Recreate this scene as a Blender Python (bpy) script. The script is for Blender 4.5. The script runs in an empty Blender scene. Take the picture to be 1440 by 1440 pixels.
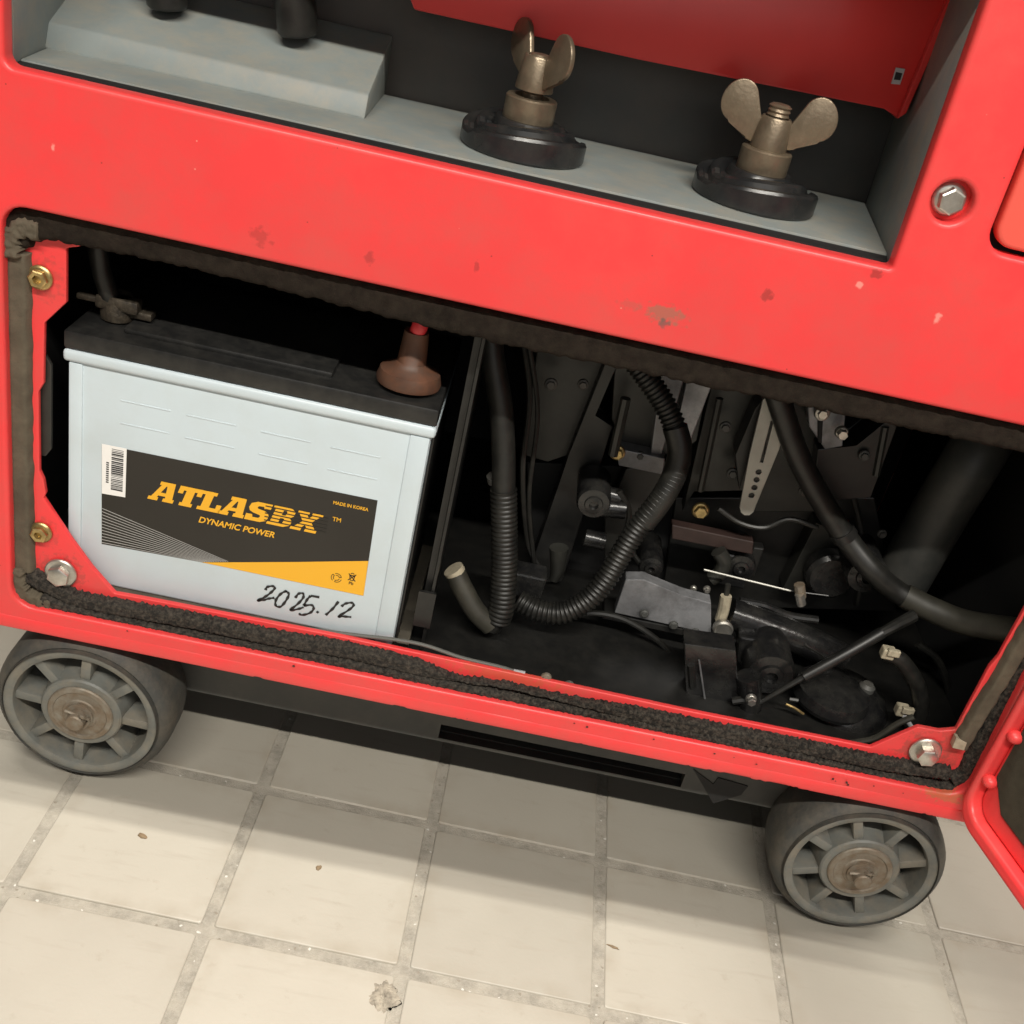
import bpy, bmesh, math, random
from mathutils import Vector, Matrix, noise

random.seed(7)
SC = bpy.context.scene
COL = SC.collection
PI = math.pi

# ------------------------------------------------------------------ camera
cam_d = bpy.data.cameras.new('camera')
cam = bpy.data.objects.new('camera', cam_d)
COL.objects.link(cam)
SC.camera = cam
cam_d.sensor_width = 36.0
cam_d.lens = 39.18
cam_d.clip_start = 0.02
cam_d.clip_end = 100
yaw, pitch, roll = 0.0439, -0.5147, 0.2307
fwd = Vector((math.sin(yaw) * math.cos(pitch), math.cos(yaw) * math.cos(pitch), math.sin(pitch)))
rt = Vector((math.cos(yaw), -math.sin(yaw), 0))
up = rt.cross(fwd)
r2 = math.cos(roll) * rt + math.sin(roll) * up
u2 = -math.sin(roll) * rt + math.cos(roll) * up
cam.matrix_world = Matrix(((r2.x, u2.x, -fwd.x, 0.2465), (r2.y, u2.y, -fwd.y, -0.6204), (r2.z, u2.z, -fwd.z, 0.6672), (0, 0, 0, 1)))

# ------------------------------------------------------------------ light: an indoor room under ceiling tubes
SC.view_settings.view_transform = 'Standard'
SC.view_settings.look = 'None'
SC.view_settings.exposure = 0.0
SC.view_settings.gamma = 1.0
w = bpy.data.worlds.new('World')
SC.world = w
w.use_nodes = True
w.node_tree.nodes['Background'].inputs[0].default_value = (1.0, 0.95, 0.87, 1)
w.node_tree.nodes['Background'].inputs[1].default_value = 0.05


def area(name, loc, target, sx, sy, power, col=(1.0, 0.95, 0.86)):
    d = bpy.data.lights.new(name, 'AREA')
    d.shape = 'RECTANGLE'
    d.size, d.size_y, d.energy, d.color = sx, sy, power, col
    o = bpy.data.objects.new(name, d)
    COL.objects.link(o)
    o.location = loc
    z = (Vector(loc) - Vector(target)).normalized()
    x = Vector((1, 0, 0))
    x = (x - x.dot(z) * z).normalized()
    y = z.cross(x)
    o.matrix_world = Matrix(((x.x, y.x, z.x, loc[0]), (x.y, y.y, z.y, loc[1]), (x.z, y.z, z.z, loc[2]), (0, 0, 0, 1)))
    return o


area('ceiling_tube', (0.65, 0.024, 2.5), (0.65, 0.024, 0), 3.0, 0.010, 58)
area('ceiling_tube', (0.65, 0.066, 2.5), (0.65, 0.066, 0), 3.0, 0.014, 58)
area('ceiling_tube', (0.62, -1.62, 2.30), (0.62, 0, 0.20), 2.4, 0.05, 91)
area('front_fill', (0.60, -2.6, 1.25), (0.35, 0, 0.3), 2.2, 1.0, 9, (1.0, 0.98, 0.95))  # added soft fill for the upright faces, not an actual window

# ------------------------------------------------------------------ materials
MATS = {}


def mat(name, col, rough=0.5, metal=0.0, var=0.0, vscale=30.0, col2=None, bump=0.0, bscale=200.0, rvar=0.0,
        dust=None, dust_amt=0.0, dscale=40.0, spec=0.5, coat=0.0):
    if name in MATS:
        return MATS[name]
    m = bpy.data.materials.new(name)
    m.use_nodes = True
    nt = m.node_tree
    N, L = nt.nodes, nt.links
    b = N['Principled BSDF']
    b.inputs['Roughness'].default_value = rough
    b.inputs['Metallic'].default_value = metal
    b.inputs['Specular IOR Level'].default_value = spec
    b.inputs['Coat Weight'].default_value = coat
    tc = N.new('ShaderNodeTexCoord')
    n1 = N.new('ShaderNodeTexNoise')
    n1.inputs['Scale'].default_value = vscale
    n1.inputs['Detail'].default_value = 6
    L.new(tc.outputs['Object'], n1.inputs['Vector'])
    mx = N.new('ShaderNodeMix')
    mx.data_type = 'RGBA'
    c2 = col2 or tuple(max(0, c * (1 - var)) for c in col)
    mx.inputs[6].default_value = (*col, 1)
    mx.inputs[7].default_value = (*c2, 1)
    rp = N.new('ShaderNodeValToRGB')
    rp.color_ramp.elements[0].position = 0.38
    rp.color_ramp.elements[1].position = 0.66
    L.new(n1.outputs['Fac'], rp.inputs['Fac'])
    L.new(rp.outputs['Color'], mx.inputs[0])
    out = mx.outputs[2]
    if dust:
        n2 = N.new('ShaderNodeTexNoise')
        n2.inputs['Scale'].default_value = dscale
        n2.inputs['Detail'].default_value = 9
        n2.inputs['Roughness'].default_value = 0.7
        L.new(tc.outputs['Object'], n2.inputs['Vector'])
        r3 = N.new('ShaderNodeValToRGB')
        r3.color_ramp.elements[0].position = 0.42
        r3.color_ramp.elements[1].position = 0.75
        r3.color_ramp.elements[1].color = (dust_amt, dust_amt, dust_amt, 1)
        L.new(n2.outputs['Fac'], r3.inputs['Fac'])
        m2 = N.new('ShaderNodeMix')
        m2.data_type = 'RGBA'
        L.new(r3.outputs['Color'], m2.inputs[0])
        L.new(out, m2.inputs[6])
        m2.inputs[7].default_value = (*dust, 1)
        out = m2.outputs[2]
    L.new(out, b.inputs['Base Color'])
    if rvar:
        mr = N.new('ShaderNodeMapRange')
        mr.inputs[3].default_value = max(0, rough - rvar)
        mr.inputs[4].default_value = min(1, rough + rvar)
        L.new(n1.outputs['Fac'], mr.inputs[0])
        L.new(mr.outputs[0], b.inputs['Roughness'])
    if bump:
        n3 = N.new('ShaderNodeTexNoise')
        n3.inputs['Scale'].default_value = bscale
        n3.inputs['Detail'].default_value = 4
        L.new(tc.outputs['Object'], n3.inputs['Vector'])
        bp = N.new('ShaderNodeBump')
        bp.inputs['Strength'].default_value = bump
        bp.inputs['Distance'].default_value = 0.001
        L.new(n3.outputs['Fac'], bp.inputs['Height'])
        L.new(bp.outputs['Normal'], b.inputs['Normal'])
    MATS[name] = m
    return m


def red_paint(name, stains=()):
    m = mat(name, (0.88, 0.051, 0.055), 0.38, col2=(0.76, 0.048, 0.050), vscale=6, bump=0.06, bscale=600, rvar=0.2, dust=(0.58, 0.095, 0.08), dust_amt=0.6, dscale=19)
    nt = m.node_tree
    N, L = nt.nodes, nt.links
    b = N['Principled BSDF']
    src = b.inputs['Base Color'].links[0].from_socket
    tc = [n for n in N if n.type == 'TEX_COORD'][0]

    def over(fac, col, src):
        mx = N.new('ShaderNodeMix')
        mx.data_type = 'RGBA'
        L.new(fac, mx.inputs[0])
        L.new(src, mx.inputs[6])
        mx.inputs[7].default_value = (*col, 1)
        return mx.outputs[2]

    def math_(op, a, bb=None, clamp=False):
        n = N.new('ShaderNodeMath')
        n.operation = op
        n.use_clamp = clamp
        if isinstance(a, (int, float)):
            n.inputs[0].default_value = a
        else:
            L.new(a, n.inputs[0])
        if bb is not None:
            if isinstance(bb, (int, float)):
                n.inputs[1].default_value = bb
            else:
                L.new(bb, n.inputs[1])
        return n.outputs[0]
    # small specks of dirt and tiny chips
    for sc, lo, hi, col, seedz, amt in ((170, 0.045, 0.10, (0.16, 0.03, 0.02), 0.0, 0.75), (120, 0.03, 0.075, (0.93, 0.5, 0.4), 3.3, 0.5)):
        mp = N.new('ShaderNodeMapping')
        mp.inputs['Location'].default_value = (seedz, seedz * 2, seedz)
        L.new(tc.outputs['Object'], mp.inputs['Vector'])
        v = N.new('ShaderNodeTexVoronoi')
        v.inputs['Scale'].default_value = sc
        L.new(mp.outputs[0], v.inputs['Vector'])
        mr = N.new('ShaderNodeMapRange')
        mr.inputs[1].default_value = lo
        mr.inputs[2].default_value = hi
        mr.inputs[3].default_value = amt
        mr.inputs[4].default_value = 0
        L.new(v.outputs['Distance'], mr.inputs[0])
        sep = N.new('ShaderNodeSeparateColor')
        L.new(v.outputs['Color'], sep.inputs[0])
        gate = math_('GREATER_THAN', sep.outputs[0], 0.955)
        f = math_('MULTIPLY', mr.outputs[0], gate)
        src = over(f, col, src)
    if stains:
        n4 = N.new('ShaderNodeTexNoise')
        n4.inputs['Scale'].default_value = 260
        n4.inputs['Detail'].default_value = 5
        L.new(tc.outputs['Object'], n4.inputs['Vector'])
        for cx, cz, rx, rz, amt, col in stains:
            sp = N.new('ShaderNodeSeparateXYZ')
            L.new(tc.outputs['Object'], sp.inputs[0])
            dx = math_('DIVIDE', math_('SUBTRACT', sp.outputs[0], cx), rx)
            dz = math_('DIVIDE', math_('SUBTRACT', sp.outputs[2], cz), rz)
            d = math_('SQRT', math_('ADD', math_('MULTIPLY', dx, dx), math_('MULTIPLY', dz, dz)))
            d = math_('ADD', d, math_('MULTIPLY', math_('SUBTRACT', n4.outputs['Fac'], 0.5), 2.6))
            mr = N.new('ShaderNodeMapRange')
            mr.inputs[1].default_value = 0.55
            mr.inputs[2].default_value = 1.0
            mr.inputs[3].default_value = amt
            mr.inputs[4].default_value = 0
            L.new(d, mr.inputs[0])
            src = over(mr.outputs[0], col, src)
    L.new(src, b.inputs['Base Color'])
    return m


STAINS = []
for (p, rx, rz, amt, col) in (
        ([(0.0973, 0.0000, 0.4583)][0], 0.007, 0.006, 0.45, (0.35, 0.035, 0.03)),
        ([(0.3335, 0.0000, 0.4651)][0], 0.014, 0.006, 0.75, (0.33, 0.13, 0.09)),
        ([(0.3144, 0.0000, 0.4660)][0], 0.010, 0.003, 0.45, (0.45, 0.10, 0.08)),
        ([(0.3350, 0.0000, 0.4597)][0], 0.0035, 0.003, 0.7, (0.10, 0.09, 0.08)),
        ([(0.3864, 0.0000, 0.4889)][0], 0.004, 0.004, 0.6, (0.25, 0.03, 0.025)),
        ([(0.1611, 0.0000, 0.4604)][0], 0.003, 0.004, 0.5, (0.3, 0.03, 0.03)),
        ([(0.2219, 0.0000, 0.4686)][0], 0.002, 0.004, 0.5, (0.3, 0.03, 0.03)),
        ([(0.4836, 0.0000, 0.4973)][0], 0.002, 0.004, 0.5, (0.93, 0.45, 0.38)),
        ([(0.4344, 0.0000, 0.5062)][0], 0.002, 0.0025, 0.5, (0.93, 0.45, 0.38)),
        ([(0.4414, 0.0000, 0.5141)][0], 0.004, 0.003, 0.6, (0.25, 0.03, 0.025)),
        ([(-0.0226, 0.0000, 0.1157)][0], 0.004, 0.005, 0.7, (0.2, 0.03, 0.02)),
        ([(-0.0213, 0.0000, 0.4828)][0], 0.0015, 0.0025, 0.5, (0.93, 0.45, 0.38)),
        ([(0.6255, 0.0000, 0.1601)][0], 0.016, 0.006, 0.6, (0.4, 0.16, 0.06))):
    STAINS.append((p[0], p[2], rx, rz, amt, col))

M = {}
M['red'] = red_paint('red_paint', STAINS)
M['red_in'] = red_paint('red_paint_inner', [(-0.0225, 0.186, .017, .015, .45, (0.30, .06, .045)), (0.603, 0.186, .020, .015, .55, (0.26, .06, .045)),
                                            (-0.0345, 0.400, .013, .013, .35, (0.3, .06, .045)), (-0.036, 0.217, .012, .012, .35, (0.3, .06, .045)),
                                            (0.30, 0.176, .045, .006, .5, (0.55, .11, .05)), (0.62, 0.20, .012, .03, .4, (0.3, .07, .05))])
M['red_flap'] = mat('red_flap', (0.80, 0.055, 0.05), 0.30, var=0.1, vscale=12)
M['orange'] = mat('faded_red_plastic', (0.82, 0.105, 0.075), 0.45, var=0.1, vscale=14, bump=0.05)
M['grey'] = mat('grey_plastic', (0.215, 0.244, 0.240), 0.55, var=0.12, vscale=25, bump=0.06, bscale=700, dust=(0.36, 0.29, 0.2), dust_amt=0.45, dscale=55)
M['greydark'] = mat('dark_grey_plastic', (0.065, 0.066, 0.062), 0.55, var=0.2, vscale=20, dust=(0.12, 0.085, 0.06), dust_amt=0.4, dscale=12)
M['black'] = mat('black_painted_steel', (0.011, 0.011, 0.0105), 0.40, var=0.3, vscale=18, dust=(0.045, 0.042, 0.036), dust_amt=0.3, dscale=60, rvar=0.12)
M['deep'] = mat('matt_black', (0.010, 0.010, 0.010), 0.7, var=0.3, vscale=18)  # plain matt black for the bay lining, gaps and openings
M['olive'] = mat('olive_grey_steel', (0.034, 0.034, 0.029), 0.42, var=0.5, vscale=16, dust=(0.010, 0.010, 0.009), dust_amt=0.85, dscale=26, rvar=0.15, bump=0.12, bscale=160)
M['alu'] = mat('dull_aluminium', (0.33, 0.335, 0.35), 0.42, metal=0.35, var=0.5, vscale=22, dust=(0.035, 0.033, 0.03), dust_amt=0.7, dscale=38, rvar=0.15, bump=0.25, bscale=300)
M['lever'] = mat('plated_lever', (0.36, 0.352, 0.32), 0.42, metal=0.5, var=0.2, vscale=40)
M['steel'] = mat('bright_zinc', (0.62, 0.60, 0.55), 0.33, metal=0.85, var=0.25, vscale=120, dust=(0.25, 0.2, 0.14), dust_amt=0.5, dscale=150)
M['gold'] = mat('yellow_zinc', (0.62, 0.46, 0.20), 0.36, metal=0.85, var=0.35, vscale=160, dust=(0.12, 0.08, 0.04), dust_amt=0.6, dscale=180)
M['brass'] = mat('dull_brass', (0.265, 0.21, 0.145), 0.36, metal=0.6, var=0.35, vscale=70, dust=(0.16, 0.12, 0.085), dust_amt=0.5, dscale=110, bump=0.22, bscale=420, rvar=0.12)
M['rusty'] = mat('rusty_washer', (0.20, 0.155, 0.11), 0.6, metal=0.45, var=0.3, vscale=130, col2=(0.27, 0.25, 0.21), dust=(0.17, 0.115, 0.065), dust_amt=0.5, dscale=110, bump=0.25, bscale=500)
M['rim'] = mat('grey_green_wheel', (0.150, 0.155, 0.142), 0.52, var=0.3, vscale=38, dust=(0.24, 0.20, 0.145), dust_amt=0.65, dscale=52, bump=0.2, bscale=380, rvar=0.12)
M['tyre'] = mat('dark_grey_rubber', (0.050, 0.051, 0.047), 0.68, var=0.35, vscale=40, dust=(0.16, 0.135, 0.1), dust_amt=0.6, dscale=38, bump=0.35, bscale=330)
M['foam'] = mat('crumbling_black_foam', (0.026, 0.024, 0.022), 0.95, var=0.6, vscale=9, dust=(0.15, 0.125, 0.10), dust_amt=0.7, dscale=380, bump=0.9, bscale=1300, spec=0.15)
M['foamtop'] = mat('dark_brown_foam', (0.017, 0.012, 0.009), 0.9, var=0.35, vscale=90, dust=(0.036, 0.029, 0.020), dust_amt=0.5, dscale=140, bump=0.5, bscale=1100, spec=0.15)
M['tape'] = mat('brown_foam_tape', (0.125, 0.103, 0.073), 0.85, var=0.25, vscale=40, dust=(0.055, 0.045, 0.035), dust_amt=0.6, dscale=70, bump=0.3, bscale=900, spec=0.2)
M['pad'] = mat('dark_olive_foam_pad', (0.060, 0.055, 0.040), 0.95, var=0.2, vscale=120, bump=0.5, bscale=1200, spec=0.1)
M['rubber'] = mat('black_rubber', (0.0105, 0.0105, 0.0095), 0.42, var=0.4, vscale=60, dust=(0.045, 0.042, 0.034), dust_amt=0.4, dscale=90)
M['bakelite'] = mat('black_bakelite', (0.016, 0.017, 0.018), 0.27, var=0.2, vscale=80, dust=(0.10, 0.085, 0.07), dust_amt=0.22, dscale=70, bump=0.05, bscale=400)
M['boot'] = mat('orange_brown_rubber', (0.13, 0.055, 0.03), 0.55, var=0.45, vscale=70, dust=(0.06, 0.045, 0.035), dust_amt=0.7, dscale=90)
M['grime'] = mat('grimy_metal', (0.045, 0.036, 0.027), 0.5, metal=0.4, var=0.5, vscale=120, dust=(0.16, 0.13, 0.09), dust_amt=0.5, dscale=220, bump=0.4, bscale=500)
M['oily'] = mat('oily_black', (0.0105, 0.0105, 0.011), 0.26, var=0.5, vscale=25, dust=(0.05, 0.048, 0.042), dust_amt=0.5, dscale=55, bump=0.35, bscale=120, rvar=0.2)
M['redcable'] = mat('red_cable', (0.7, 0.04, 0.05), 0.4)
M['case'] = mat('pale_blue_white_plastic', (0.585, 0.672, 0.722), 0.34, var=0.05, vscale=16, bump=0.05, bscale=260, dust=(0.50, 0.545, 0.54), dust_amt=0.4, dscale=20, rvar=0.12)
M['lid'] = mat('black_battery_lid', (0.013, 0.013, 0.0128), 0.38, var=0.2, vscale=40, dust=(0.09, 0.085, 0.075), dust_amt=0.25, dscale=80)
M['label'] = mat('glossy_black_label', (0.030, 0.027, 0.023), 0.18, var=0.12, vscale=14, spec=0.3)
M['yellow'] = mat('label_yellow', (0.86, 0.44, 0.022), 0.3)
M['paper'] = mat('white_sticker', (0.86, 0.85, 0.83), 0.45)
M['ink'] = mat('black_ink', (0.012, 0.012, 0.013), 0.4)
M['thinline'] = mat('label_grey_line', (0.42, 0.42, 0.41), 0.3)
M['silver'] = mat('silver_sticker', (0.55, 0.55, 0.57), 0.35, metal=0.3)
M['beige'] = mat('beige_clip', (0.42, 0.37, 0.27), 0.5, var=0.3, vscale=200)
M['oliveHose'] = mat('olive_hose', (0.042, 0.039, 0.029), 0.55, var=0.4, vscale=90, dust=(0.03, 0.03, 0.025), dust_amt=0.5)
M['wire'] = mat('grey_wire', (0.11, 0.11, 0.10), 0.5)
M['chassis'] = mat('dark_grey_chassis', (0.036, 0.0375, 0.035), 0.5, var=0.2, vscale=18, dust=(0.1, 0.09, 0.075), dust_amt=0.4, dscale=35)
M['maroon'] = mat('red_brown_bracket', (0.035, 0.02, 0.017), 0.5, var=0.3, vscale=80)
M['tray'] = mat('brown_tray_lip', (0.13, 0.115, 0.09), 0.5, var=0.3, vscale=60, dust=(0.04, 0.035, 0.03), dust_amt=0.6, dscale=90)


# ------------------------------------------------------------------ mesh helpers
def obj(name, bm, m, parent=None, smooth=False, kind=None, label=None, angle=0.6):
    if isinstance(bm, bmesh.types.BMesh):
        me = bpy.data.meshes.new(name)
        bmesh.ops.recalc_face_normals(bm, faces=bm.faces)
        bm.to_mesh(me)
        bm.free()
    else:
        me = bm
        me.name = name
    if smooth:
        for p in me.polygons:
            p.use_smooth = True
        try:
            me.set_sharp_from_angle(angle=angle)
        except Exception:
            pass
    o = bpy.data.objects.new(name, me)
    COL.objects.link(o)
    if m is not None:
        me.materials.clear()
        me.materials.append(m)
    if parent is not None:
        o.parent = parent
        if parent.type == 'EMPTY':
            o.matrix_parent_inverse = Matrix.Translation(-parent.location)
    if kind:
        o['kind'] = kind
    if label:
        o['label'] = label
    return o


def thing(name, label, cat, loc):
    o = bpy.data.objects.new(name, None)
    COL.objects.link(o)
    o.empty_display_size = 0.05
    o.location = loc
    o['label'] = label
    o['category'] = cat
    return o


def box(bm, x0, x1, y0, y1, z0, z1, bev=0.0, seg=2):
    vs = [bm.verts.new(p) for p in ((x0, y0, z0), (x1, y0, z0), (x1, y1, z0), (x0, y1, z0), (x0, y0, z1), (x1, y0, z1), (x1, y1, z1), (x0, y1, z1))]
    fs = [bm.faces.new([vs[i] for i in f]) for f in ((0, 3, 2, 1), (4, 5, 6, 7), (0, 1, 5, 4), (1, 2, 6, 5), (2, 3, 7, 6), (3, 0, 4, 7))]
    if bev:
        es = set(e for f in fs for e in f.edges)
        bmesh.ops.bevel(bm, geom=list(es), offset=bev, segments=seg, affect='EDGES', profile=0.5)
    return bm


def boxbm(*a, **k):
    return box(bmesh.new(), *a, **k)


def prism(pts, off, bev=0.0, bm=None):
    """polygon of 3D points pushed along the vector off"""
    bm = bm or bmesh.new()
    off = Vector(off)
    a = [bm.verts.new(p) for p in pts]
    b = [bm.verts.new(Vector(p) + off) for p in pts]
    fs = [bm.faces.new(a), bm.faces.new(b[::-1])]
    n = len(a)
    for i in range(n):
        fs.append(bm.faces.new((a[i], b[i], b[(i + 1) % n], a[(i + 1) % n])))
    if bev:
        es = set(e for f in fs for e in f.edges)
        bmesh.ops.bevel(bm, geom=list(es), offset=bev, segments=2, affect='EDGES', profile=0.5)
    return bm


def catmull(pts, n=10, closed=False):
    P = [Vector(p) for p in pts]
    if len(P) < 3:
        return [P[0].lerp(P[-1], i / n) for i in range(n + 1)]
    out = []
    Q = [2 * P[0] - P[1]] + P + [2 * P[-1] - P[-2]]
    for i in range(1, len(Q) - 2):
        a, b, c, d = Q[i - 1], Q[i], Q[i + 1], Q[i + 2]
        for k in range(n):
            t = k / n
            out.append(0.5 * ((2 * b) + (c - a) * t + (2 * a - 5 * b + 4 * c - d) * t * t + (3 * b - a - 3 * c + d) * t ** 3))
    out.append(P[-1])
    return out


def resample(pts, step):
    out = [pts[0]]
    acc = 0
    for a, b in zip(pts, pts[1:]):
        d = (b - a).length
        while acc + d >= step and d > 1e-9:
            t = (step - acc) / d
            a = a.lerp(b, t)
            out.append(a)
            d = (b - a).length
            acc = 0
        acc += d
    return out


def tube(pts, r, seg=12, n=10, ridge=0.0, pitch=0.004, bm=None, rend=None, smoothpath=True, span=None):
    """swept tube; ridge > 0 gives corrugations on the part of its length in span"""
    bm = bm or bmesh.new()
    path = catmull(pts, n) if smoothpath else [Vector(p) for p in pts]
    if ridge:
        path = resample(path, pitch / 4)
    up_ = Vector((0.13, -1, 0.21)).normalized()
    rings = []
    N_ = len(path)
    for i, p in enumerate(path):
        t = (path[min(i + 1, N_ - 1)] - path[max(i - 1, 0)]).normalized()
        up_ = (up_ - up_.dot(t) * t)
        if up_.length < 1e-6:
            up_ = t.orthogonal()
        up_.normalize()
        s = t.cross(up_)
        f = i / max(1, N_ - 1)
        rr = r if rend is None else r + (rend - r) * f
        if ridge and (span is None or span[0] <= f <= span[1]):
            rr += (ridge, ridge * .7, -ridge, -ridge * .6)[i % 4]
        rings.append([bm.verts.new(p + rr * (math.cos(2 * PI * k / seg) * up_ + math.sin(2 * PI * k / seg) * s)) for k in range(seg)])
    for a, b in zip(rings, rings[1:]):
        for k in range(seg):
            bm.faces.new((a[k], a[(k + 1) % seg], b[(k + 1) % seg], b[k]))
    bm.faces.new(rings[0][::-1])
    bm.faces.new(rings[-1])
    return bm


def lathe(profile, origin, axis='-y', seg=32, bm=None, sx=1.0, wob=None):
    """profile = (radius, height along axis); axis '-y' or 'z' """
    bm = bm or bmesh.new()
    O = Vector(origin)
    rings = []
    for r, h in profile:
        ring = []
        for k in range(seg):
            a = 2 * PI * k / seg
            rr = r * (wob(a, h) if wob else 1)
            c, s = rr * math.cos(a) * sx, rr * math.sin(a)
            if axis == '-y':
                v = Vector((c, -h, s))
            elif axis == 'z':
                v = Vector((c, s, h))
            else:
                v = Vector((h, c, s))
            ring.append(bm.verts.new(O + v))
        rings.append(ring)
    for a, b in zip(rings, rings[1:]):
        for k in range(seg):
            bm.faces.new((a[k], a[(k + 1) % seg], b[(k + 1) % seg], b[k]))
    if profile[0][0] > 1e-6:
        bm.faces.new(rings[0][::-1])
    if profile[-1][0] > 1e-6:
        bm.faces.new(rings[-1])
    bmesh.ops.remove_doubles(bm, verts=bm.verts, dist=1e-7)
    return bm


def rpoly(pts, seg=6):
    """pts: (x, z, radius) -> rounded polygon"""
    out = []
    n = len(pts)
    for i in range(n):
        x, z, r = pts[i]
        p = Vector((x, z))
        a = (Vector(pts[i - 1][:2]) - p)
        b = (Vector(pts[(i + 1) % n][:2]) - p)
        if r <= 0:
            out.append(p)
            continue
        ang = a.angle(b)
        d = min(r / math.tan(ang / 2), a.length * .49, b.length * .49)
        r_ = d * math.tan(ang / 2)
        p0, p1 = p + a.normalized() * d, p + b.normalized() * d
        c = p + (a.normalized() + b.normalized()).normalized() * (r_ / math.sin(ang / 2))
        a0 = math.atan2(p0.y - c.y, p0.x - c.x)
        a1 = math.atan2(p1.y - c.y, p1.x - c.x)
        da = (a1 - a0 + PI) % (2 * PI) - PI
        for k in range(seg + 1):
            t = a0 + da * k / seg
            out.append(Vector((c.x + r_ * math.cos(t), c.y + r_ * math.sin(t))))
    return out


def ccw(p):
    s = sum(p[i - 1].x * p[i].y - p[i].x * p[i - 1].y for i in range(len(p)))
    return p if s > 0 else p[::-1]


def plate(outline, holes, y0, y1, bev=0.0, res=3):
    """flat plate in the XZ plane with holes and rounded edges, from y0 (front) to y1"""
    cu = bpy.data.curves.new('plate', 'CURVE')
    cu.dimensions = '2D'
    cu.fill_mode = 'BOTH'
    t = abs(y1 - y0)
    cu.extrude = t / 2 - bev
    cu.bevel_depth = bev
    cu.bevel_resolution = res
    cu.offset = -bev
    for poly, hole in [(outline, False)] + [(h, True) for h in holes]:
        pts = ccw([Vector(p[:2]) for p in poly])
        if hole:
            pts = pts[::-1]
        sp = cu.splines.new('POLY')
        sp.points.add(len(pts) - 1)
        for q, v in zip(sp.points, pts):
            q.co = (v.x, v.y, 0, 1)
        sp.use_cyclic_u = True
    o = bpy.data.objects.new('plate', cu)
    COL.objects.link(o)
    dg = bpy.context.evaluated_depsgraph_get()
    me = bpy.data.meshes.new_from_object(o.evaluated_get(dg))
    bpy.data.objects.remove(o)
    bpy.data.curves.remove(cu)
    ym = (y0 + y1) / 2
    for v in me.vertices:
        x, y, z = v.co
        v.co = (x, ym - z, y)
    return me


def text_mesh(body, size, shear=0.0, bold=0.0, sx=1.0):
    cu = bpy.data.curves.new('txt', 'FONT')
    cu.body = body
    cu.size = size
    cu.shear = shear
    cu.offset = bold
    cu.extrude = 0.00005
    o = bpy.data.objects.new('txt', cu)
    COL.objects.link(o)
    dg = bpy.context.evaluated_depsgraph_get()
    me = bpy.data.meshes.new_from_object(o.evaluated_get(dg))
    bpy.data.objects.remove(o)
    bpy.data.curves.remove(cu)
    xs = [v.co.x for v in me.vertices]
    zs = [v.co.y for v in me.vertices]
    return me, min(xs), max(xs), min(zs), max(zs)


def text_fit(body, x0, x1, z0, z1, y, shear=0.0, bold=0.0, rot90=False):
    me, a, b, c, d = text_mesh(body, 0.01, shear, bold)
    for v in me.vertices:
        u = (v.co.x - a) / (b - a)
        t = (v.co.y - c) / (d - c)
        if rot90:
            u, t = 1 - t, u
        v.co = (x0 + u * (x1 - x0), y - v.co.z, z0 + t * (z1 - z0))
    return me


def hexbolt(c, rf=0.009, rh=0.0065, hh=0.006, dome=0.0, hole=0.0):
    """flanged hexagon bolt facing -y at c"""
    bm = lathe([(rf, 0), (rf, 0.0012), (rf * .93, 0.0019), (rh * 1.02, 0.0024)], c, '-y', 28)
    a0 = random.uniform(0, 1)
    prof = [(rh, 0.0018), (rh, hh - .0006), (rh * .86, hh)]
    if hole:
        prof += [(rh * .78 if hole < rh * .7 else hole * 1.1, hh), (hole, hh - .0003), (hole, hh - .004), (0, hh - .004)]
    else:
        prof += [(0, hh + dome)]
    O = Vector(c)
    rings = []
    for r, h in prof:
        rings.append([bm.verts.new(O + Vector((r * math.cos(a0 + PI * k / 3), -h, r * math.sin(a0 + PI * k / 3)))) for k in range(6)])
    for p, q in zip(rings, rings[1:]):
        for k in range(6):
            bm.faces.new((p[k], p[(k + 1) % 6], q[(k + 1) % 6], q[k]))
    bmesh.ops.remove_doubles(bm, verts=bm.verts, dist=1e-7)
    return bm


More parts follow.
